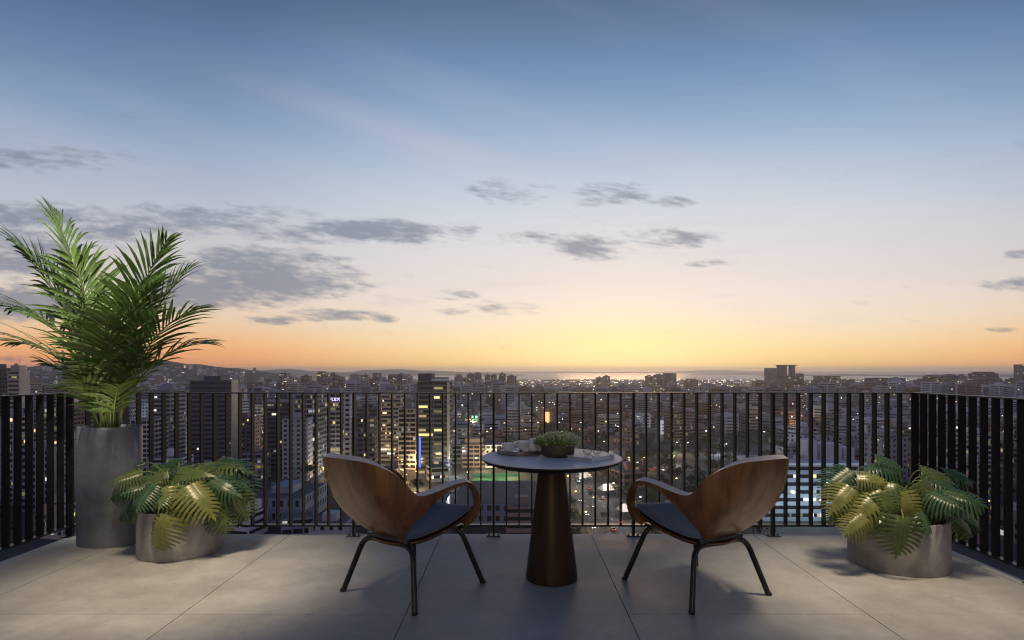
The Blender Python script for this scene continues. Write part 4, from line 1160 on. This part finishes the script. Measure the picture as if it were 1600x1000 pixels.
for i in range(9):
    x = 62 + i * 6.3
    o = thing('car', None, 'car', (x, 450 + (i % 2) * 3.4, GZ + .34), math.pi * (.5 if i % 2 else -.5) + R(60), 'cars queueing on the side street')
    put('body', body_ms[i % 4], o); put('cabin', cab_ms, o)
    for sx in (-.62, .62): put('tail_light', tail_ms, o, (sx, 2.26, .72)); put('headlight', head_ms, o, (sx, -2.18, .66))
    reg(o, 'car queueing under amber lamps by the right chair arm', CU + FPX * x / 450)
for x in (66, 76, 86, 98): lamp(x, 459, 'y', 0); point(x, 452, GZ + 7, 4200, (1.0, .55, .25))
# lit canopies beside the avenue
M_canvas = mat('white_canvas', (.62, .58, .56), .8, trans=.35)
for (u, v, Y, w_, lb) in ((912, 752, 400, 9, 'white tent canopy lit up beside the avenue, farthest from terrace'), (948, 776, 358, 9, 'white tent canopy lit up beside the avenue, middle one'), (978, 808, 305, 8, 'white tent canopy lit up beside the avenue, nearest to terrace')):
    x = px(u, Y) ; o = thing('tent', lb, 'tent', (x, Y, GZ + .4), R(20), 'white tents by the avenue')
    m = MB(); h_ = 4.2
    m.add([(-w_ / 2, -4, h_), (w_ / 2, -4, h_), (w_ / 2, 4, h_), (-w_ / 2, 4, h_), (-w_ / 4, 0, h_ + 3.2), (w_ / 4, 0, h_ + 3.2)], [(0, 1, 5, 4), (1, 2, 5), (2, 3, 4, 5), (3, 0, 4)])
    m.build('canopy', M_canvas, o)
    for sx in (-1, 1):
        for sy in (-1, 1):
            m = MB(); m.tube([(sx * w_ / 2, sy * 4, 0), (sx * w_ / 2, sy * 4, h_)], .1, 5); m.build('tent_pole', M_steel, o)
    point(x - 1, Y - 7, GZ + 12, 5200, (1.0, .9, .8)); FOOT.append((x, Y, 10))  # unseen lamp added above each tent to light its canopy

# ------------------------------------------------------------------ trees
M_crown = [mat('tree_foliage_dark', (0.030, 0.040, 0.017), .8, var=.4, vscale=.4), mat('tree_foliage_olive', (0.055, 0.058, 0.022), .8, var=.4, vscale=.4), mat('tree_foliage_green', (0.042, 0.062, 0.024), .8, var=.4, vscale=.4)]
M_bark = mat('bark', (.06, .045, .035), .9)
def crown_mesh(seed, m, n=230):
    r = random.Random(seed); b = MB()
    blobs = [(Vector((r.uniform(-.55, .55), r.uniform(-.55, .55), r.uniform(-.25, .45))), r.uniform(.35, .6)) for _ in range(7)]
    for i in range(n):
        c, rad = r.choice(blobs)
        d = Vector((r.gauss(0, 1), r.gauss(0, 1), r.gauss(0, .8))).normalized()
        p = c + d * rad * r.uniform(.6, 1.05)
        nn = (d + Vector((r.uniform(-.7, .7), r.uniform(-.7, .7), r.uniform(-.3, .9)))).normalized()
        s = nn.orthogonal().normalized(); s = Matrix.Rotation(r.uniform(0, 6.3), 3, nn) @ s; t = nn.cross(s)
        a = r.uniform(.08, .17)
        b.add([p - s * a, p - t * a * .7, p + s * a * 1.1, p + t * a * .8, ], [(0, 1, 2, 3)])
    return b.mesh('crown', m)
CR = [crown_mesh(i, M_crown[i % 3]) for i in range(6)]
tm = MB(); tm.tube([(0, 0, 0), (.02, 0, .5), (.0, .03, 1.0)], [.045, .032, .02], 6); tm.tube([(.01, 0, .6), (.25, .1, 1.05)], [.02, .008], 5); tm.tube([(.01, 0, .7), (-.22, -.1, 1.1)], [.02, .008], 5)
trunk_me = tm.mesh('trunk', M_bark)
def tree(x, y, h, k, gz=GZ):
    u = CU + FPX * x / y
    o = thing('tree', None, 'tree', (x, y, gz), 0, 'street and garden trees in the city')
    t = put('trunk', trunk_me, o); t.scale = (h * .55, h * .55, h * .55)
    c = put('crown', CR[k % 6], o, (0, 0, h * .66)); c.scale = (h * .46, h * .46, h * .38); c.rotation_euler = (0, 0, x * 1.7)
    dist = 'near' if y < 380 else ('mid-distance' if y < 560 else 'far')
    reg(o, f"{dist} {('dark', 'olive', 'green')[k % 3]} tree among the roofs {place_of(u, y)}", u)
    return o

# ------------------------------------------------------------------ generic city fabric
rg = random.Random(77)
def free(x, y, rad):
    if RX0 - rad - 3 < x < RX1 + rad + 3: return False
    if 552 - rad < y < 582 + rad: return False
    if 362 - rad < y < 389 + rad and x < RX0 and x > -350: return False
    if -36 - rad < x < 8 + rad and 385 - rad < y < 432 + rad: return False
    for (fx_, fy_, fr_) in FOOT:
        if abs(x - fx_) < fr_ + rad and abs(y - fy_) < fr_ + rad: return False
    return True
def dark_patch(x, y):
    """parks: mostly trees here"""
    u = CU + FPX * x / y; v = CV + FPX * 76 / y
    return (955 < u < 1225 and 690 < v < 812 and u > 990) or mnoise.noise((x * .006, y * .006, 4.4)) > .34
TONES = ['grey', 'pale grey', 'cream', 'brown', 'brick', 'blue grey', 'dark', 'white']
nb_, nt_ = 0, 0
cells_ = []
y = 272.0
while y < 1000:
    step = 21.5 + (y - 272) * .024
    x = -.93 * y - 20
    while x < .93 * y + 20:
        cells_.append((x + rg.uniform(-.25, .25) * step, y + rg.uniform(-.3, .3) * step, step))
        x += step
    y += step * 1.05
STUFF = []
for (x, y, step) in cells_:
    u = CU + FPX * x / y
    w, d = step * rg.uniform(.48, .78), step * rg.uniform(.48, .78)
    if not free(x, y, max(w, d) / 2): continue
    if y < 640 and (dark_patch(x, y) or rg.random() < .13):
        for q in range(rg.choice((1, 1, 2)) + (1 if dark_patch(x, y) else 0)):
            if nt_ < 240:
                tree(x + rg.uniform(-.42, .42) * step, y + rg.uniform(-.42, .42) * step, rg.uniform(8, 14), rg.randrange(6)); nt_ += 1
        continue
    # heights: towers on the left half, lower houses to the right
    q = rg.random(); lf = max(0, min(1, (800 - u) / 500))
    if y < 330: h = rg.uniform(6, 15)
    elif q < .16 + .26 * lf: h = rg.uniform(28, 34 + 22 * lf)
    elif q < .55: h = rg.uniform(14, 26)
    else: h = rg.uniform(5, 11)
    vt = CV - FPX * (GZ + h - CAM_H) / y
    if vt < 612: h = (75 + CAM_H) - 36 / FPX * y
    if 700 < u < 1000 and y < 700: h = min(h, 17)
    tone = rg.choice(TONES)
    if u > 900: tone = rg.choice(('pale grey', 'cream', 'brown', 'white', 'grey', 'brick', 'pale grey'))
    if 880 < u < 1225: tone = rg.choice(('brown', 'grey', 'brick', 'brown', 'cream'))
    rot = rg.choice((0, 0, R(8), R(-10), R(16), R(20)))
    if y > 640 or nb_ >= 195:
        STUFF.append((x, y, w, d, h, rot, tone)); continue
    nb_ += 1
    building('apartment_block' if h > 12 else 'city_house', 'building', 'buildings of the city below the terrace', x, y, w, d, h, rot, tone, rg.choice(('band', 'grid', 'punched', 'punched', 'slats')), 3.2, rg.choice((.02, .05, .10, .16)), ('warm', 'white', 'dim', 'yellow', 'dim'),
             rg.choice((('box',), (), ('tank',), ('wide',), ('box',))), None, int(x * 3 + y * 7) & 9999, False)

# everything past the first few hundred, down to the lake shore: real boxes with window strips, joined by tone
def stuff_city():
    groups = {}
    lights = {'warm': MB(), 'white': MB(), 'yellow': MB()}
    def add(x, y, w, d, h, rot, tone, z0=GZ):
        mb = groups.setdefault(tone, MB()); c, s = math.cos(rot), math.sin(rot)
        def tr(px_, py_, pz_): return (x + px_ * c - py_ * s, y + px_ * s + py_ * c, z0 + pz_)
        def bx_(t, x0, x1, y0, y1, za, zb, m=0):
            b0 = len(t.v)
            for zz in (za, zb):
                for (a_, b_) in ((x0, y0), (x1, y0), (x1, y1), (x0, y1)): t.v.append(tr(a_, b_, zz))
            for f in ((4, 5, 6, 7), (0, 1, 5, 4), (1, 2, 6, 5), (2, 3, 7, 6), (3, 0, 4, 7)): t.f.append(tuple(b0 + i for i in f)); t.m.append(m)
        bx_(mb, -w / 2, w / 2, -d / 2, d / 2, 0, h)
        if rg.random() < .6 and h > 10: bx_(mb, -w * .25, w * .2, -d * .2, d * .25, h, h + 3.2)
        nf = int(h / 3.4)
        sx = -1 if x > 0 else 1
        if h > 9 and y < 1900:
            for k in range(1, nf):
                z = k * 3.4 + .4
                bx_(mb, -w / 2 + w * .08, w / 2 - w * .08, -d / 2 - .06, -d / 2 + .2, z, z + 1.5, 1)
                if sx > 0: bx_(mb, w / 2 - .2, w / 2 + .06, -d / 2 + d * .1, d / 2 - d * .1, z, z + 1.5, 1)
                else: bx_(mb, -w / 2 - .06, -w / 2 + .2, -d / 2 + d * .1, d / 2 - d * .1, z, z + 1.5, 1)
        big = max(1.0, y / 1000) * (1 if z0 <= GZ else .6)
        if rg.random() < ((.85 if y < 1800 else .6) if z0 <= GZ else .28):
            for _ in range(rg.choice((1, 2, 3, 5))):
                t = lights[rg.choice(('warm', 'white', 'white', 'yellow'))]
                z = rg.uniform(2, max(3, h - 3)); xx = rg.uniform(-w / 2, w / 2 - 2)
                bx_(t, xx, xx + rg.uniform(.5, 1.9) * big, -d / 2 - .35, -d / 2 - .1, z, z + rg.uniform(.4, 1.1) * big)
    for s_ in STUFF: add(*s_)
    for _ in range(46):                                    # streets picked out by their lamps
        y0 = rg.uniform(560, 2600); x0 = rg.uniform(-.85, .85) * y0; an = rg.choice((0, 0, R(90), R(70), R(35), R(-30), R(110))) + rg.uniform(-.1, .1)
        key = rg.choice(('yellow', 'warm', 'yellow', 'white'))
        for q in range(rg.randrange(8, 22)):
            X_, Y_ = x0 + math.cos(an) * q * 27, y0 + math.sin(an) * q * 27
            s2 = .42 + Y_ / 3600
            lights[key].box(X_ - s2, X_ + s2, Y_ - s2, Y_ + s2, GZ + 10 - s2 * .6, GZ + 10 + s2 * .6)
    y = 1000.0
    while y < 4500:
        step = 34 + (y - 1000) * .020
        x = -.95 * y
        while x < .95 * y:
            xx, yy_ = x + rg.uniform(-.4, .4) * step, y + rg.uniform(-.4, .4) * step
            x += step * rg.uniform(.8, 1.3)
            if RX0 - 12 < xx < RX1 + 12 and y < 1500: continue
            if mnoise.noise((xx * .003, yy_ * .003, 1.4)) > .38: continue
            u = CU + FPX * xx / yy_
            if u < 430 and yy_ > 2000: continue
            q = rg.random(); lf = max(0, min(1, (820 - u) / 300)); rt = max(0, min(1, (u - 1150) / 200))
            h = rg.uniform(6, 14) if q < .5 else (rg.uniform(14, 30) if q < .86 - .2 * max(lf, rt) else rg.uniform(34, 72))
            vt = CV - FPX * (GZ + h - CAM_H) / yy_
            lim = rg.choice((596, 599, 602)) if u < 810 else (rg.choice((596, 600, 603)) if u > 1180 else 604)
            if vt < lim: h = max(5, 75 + CAM_H - (lim - CV + rg.uniform(0, 4)) / FPX * yy_)
            add(xx, yy_, min(step * rg.uniform(.4, .7), 34), min(step * rg.uniform(.4, .7), 30), h, rg.choice((0, .2, -.2, .35)), rg.choice(('cream', 'grey', 'pale grey', 'brown', 'brown', 'brick', 'white')))
        y += step * 1.0
    # houses climbing the hill
    dg = bpy.context.evaluated_depsgraph_get()
    from mathutils.bvhtree import BVHTree
    bv = BVHTree.FromPolygons([v.co[:] for v in hill.data.vertices], [p.vertices[:] for p in hill.data.polygons])
    for _ in range(620):
        xx, yy_ = rg.uniform(px(-150, HY), px(430, HY)), HY - rg.uniform(40, 800)
        hit = bv.ray_cast(Vector((xx, yy_, 400)), Vector((0, 0, -1)))
        if hit[0] is None: continue
        add(xx, yy_, rg.uniform(8, 18), rg.uniform(8, 14), rg.uniform(4, 9) if rg.random() < .9 else rg.uniform(14, 26), rg.choice((0, .2, -.2)), rg.choice(('cream', 'white', 'brick', 'brown', 'grey')), hit[0].z - 1)
    for tone, mb in groups.items():
        o = mb.build('distant_houses', [MW[tone], M_glass]); tag(o, f'distant {tone} houses and blocks merging towards the lake', None, None, 'stuff')
    for key, mb in lights.items():
        o = mb.build('distant_lights', {'warm': M_lampd, 'white': M_lampe, 'yellow': M_lampf}[key]); tag(o, f'{key} pin-prick lights of the distant city', None, None, 'stuff')
M_lampd = emat('distant_warm_light', (1.0, .74, .42), 2.6); M_lampe = emat('distant_white_light', (1.0, .95, .88), 3.0); M_lampf = emat('distant_yellow_light', (1.0, .78, .25), 2.4)
stuff_city()
# tree masses between the farther houses
m = MB(); rs = random.Random(8)
for i in range(5200):
    y = 600 + 3800 * rs.random() ** 1.6; x = rs.uniform(-.95, .95) * y
    if mnoise.noise((x * .003, y * .003, 1.4)) < .30 and rs.random() < .72: continue
    for q in range(4):
        a = rs.uniform(3, 6.5); p = Vector((x + rs.uniform(-6, 6), y + rs.uniform(-6, 6), GZ + rs.uniform(3, 9)))
        n_ = Vector((rs.uniform(-.6, .6), -1, rs.uniform(.2, 1.2))).normalized(); s = n_.orthogonal().normalized(); t = n_.cross(s)
        m.add([p - s * a, p - t * a * .7, p + s * a, p + t * a * .8], [(0, 1, 2, 3)])
o = m.build('distant_trees', M_crown[0]); tag(o, 'dark tree masses between the distant houses', None, None, 'stuff')

# street lamps scattered through the streets
rl = random.Random(31); nl_ = 0
for (u, v, k, b_) in [(363, 705, 'w', 2), (369, 700, 'w', 1), (365, 694, 'w', 1), (1058, 738, 'y', 1), (1057, 748, 'y', 0), (996, 723, 'w', 0), (440, 668, 'w', 1), (730, 627, 'w', 1), (738, 632, 'w', 1), (801, 662, 'w', 1), (915, 628, 'w', 2), (995, 618, 'w', 2), (1040, 645, 'w', 2), (1034, 652, 'w', 1), (1010, 640, 'w', 1),
                  (819, 655, 'y', 1), (826, 668, 'y', 1), (833, 672, 'y', 1), (814, 672, 'y', 1), (775, 632, 'y', 1), (866, 628, 'w', 1), (884, 636, 'w', 1), (944, 690, 'w', 0), (1194, 665, 'w', 1), (1194, 675, 'w', 1), (1063, 675, 'w', 0), (1075, 692, 'w', 0), (1135, 694, 'w', 0), (1222, 652, 'w', 1), (1279, 648, 'w', 1), (1310, 655, 'w', 0), (1336, 688, 'w', 0)]:
    Y = FPX * (CAM_H - (GZ + 8.5)) / (v - CV)
    lamp(px(u, Y) - 1.6, Y, k, b_); nl_ += 1
for i in range(15):                                    # a lit market square left of the blue strip
    u = rl.uniform(622, 652); v = rl.uniform(712, 742); Y = FPX * (CAM_H - (GZ + 8.5)) / (v - CV)
    lamp(px(u, Y) - 1.6, Y, 'y', 0)
for (u, Y) in ((628, 430), (640, 405), (648, 450), (506, 420), (825, 760), (818, 700), (740, 800), (968, 500)): point(px(u, Y), Y, GZ + 7, 7000, (1.0, .62, .26))
while nl_ < 230:
    y = 290 + 1300 * rl.random() ** 1.3; x = rl.uniform(-.9, .9) * y
    lamp(x, y, rl.choice('wwy'), 0 if y < 700 else 1); nl_ += 1
for i in range(56):
    y = 290 + rl.random() * 480; u = rl.choice((rl.uniform(240, 1400), rl.uniform(240, 760))); x = px(u, y)
    point(x, y, GZ + 8, rl.uniform(5000, 15000), rl.choice(((1.0, .72, .38), (1.0, .9, .75), (.8, .9, 1.0))))  # unseen lamps added at random to brighten streets and facades
# avenue trees under the lamps
for i in range(12):
    tree(RX0 - 6.5 - rl.uniform(0, 2), 262 + i * 27 + rl.uniform(-6, 6), rl.uniform(7, 11), rl.choice((1, 4, 2)))
    tree(RX1 + 7, 262 + i * 23 + rl.uniform(-5, 5), rl.uniform(8, 12), rl.choice((1, 4, 2)))
    if i % 2 == 0: tree(44.6, 250 + i * 25, rl.uniform(5, 7), rl.choice((1, 4)))
finish_labels()

# ------------------------------------------------------------------ evening haze over the city
hz = MB(); hz.box(-17500, 17500, -1400, 17000, GZ - 2.2, 52)
mh = bpy.data.materials.new('haze_air'); mh.use_nodes = True
t = mh.node_tree; t.nodes.clear()
vo = t.nodes.new('ShaderNodeVolumePrincipled'); vo.inputs['Color'].default_value = (.97, .95, .96, 1); vo.inputs['Density'].default_value = HAZE; vo.inputs['Anisotropy'].default_value = 0.72
ou = t.nodes.new('ShaderNodeOutputMaterial'); t.links.new(vo.outputs[0], ou.inputs['Volume'])
mh.cycles.homogeneous_volume = True
tag(hz.build('haze', mh), kind='stuff')
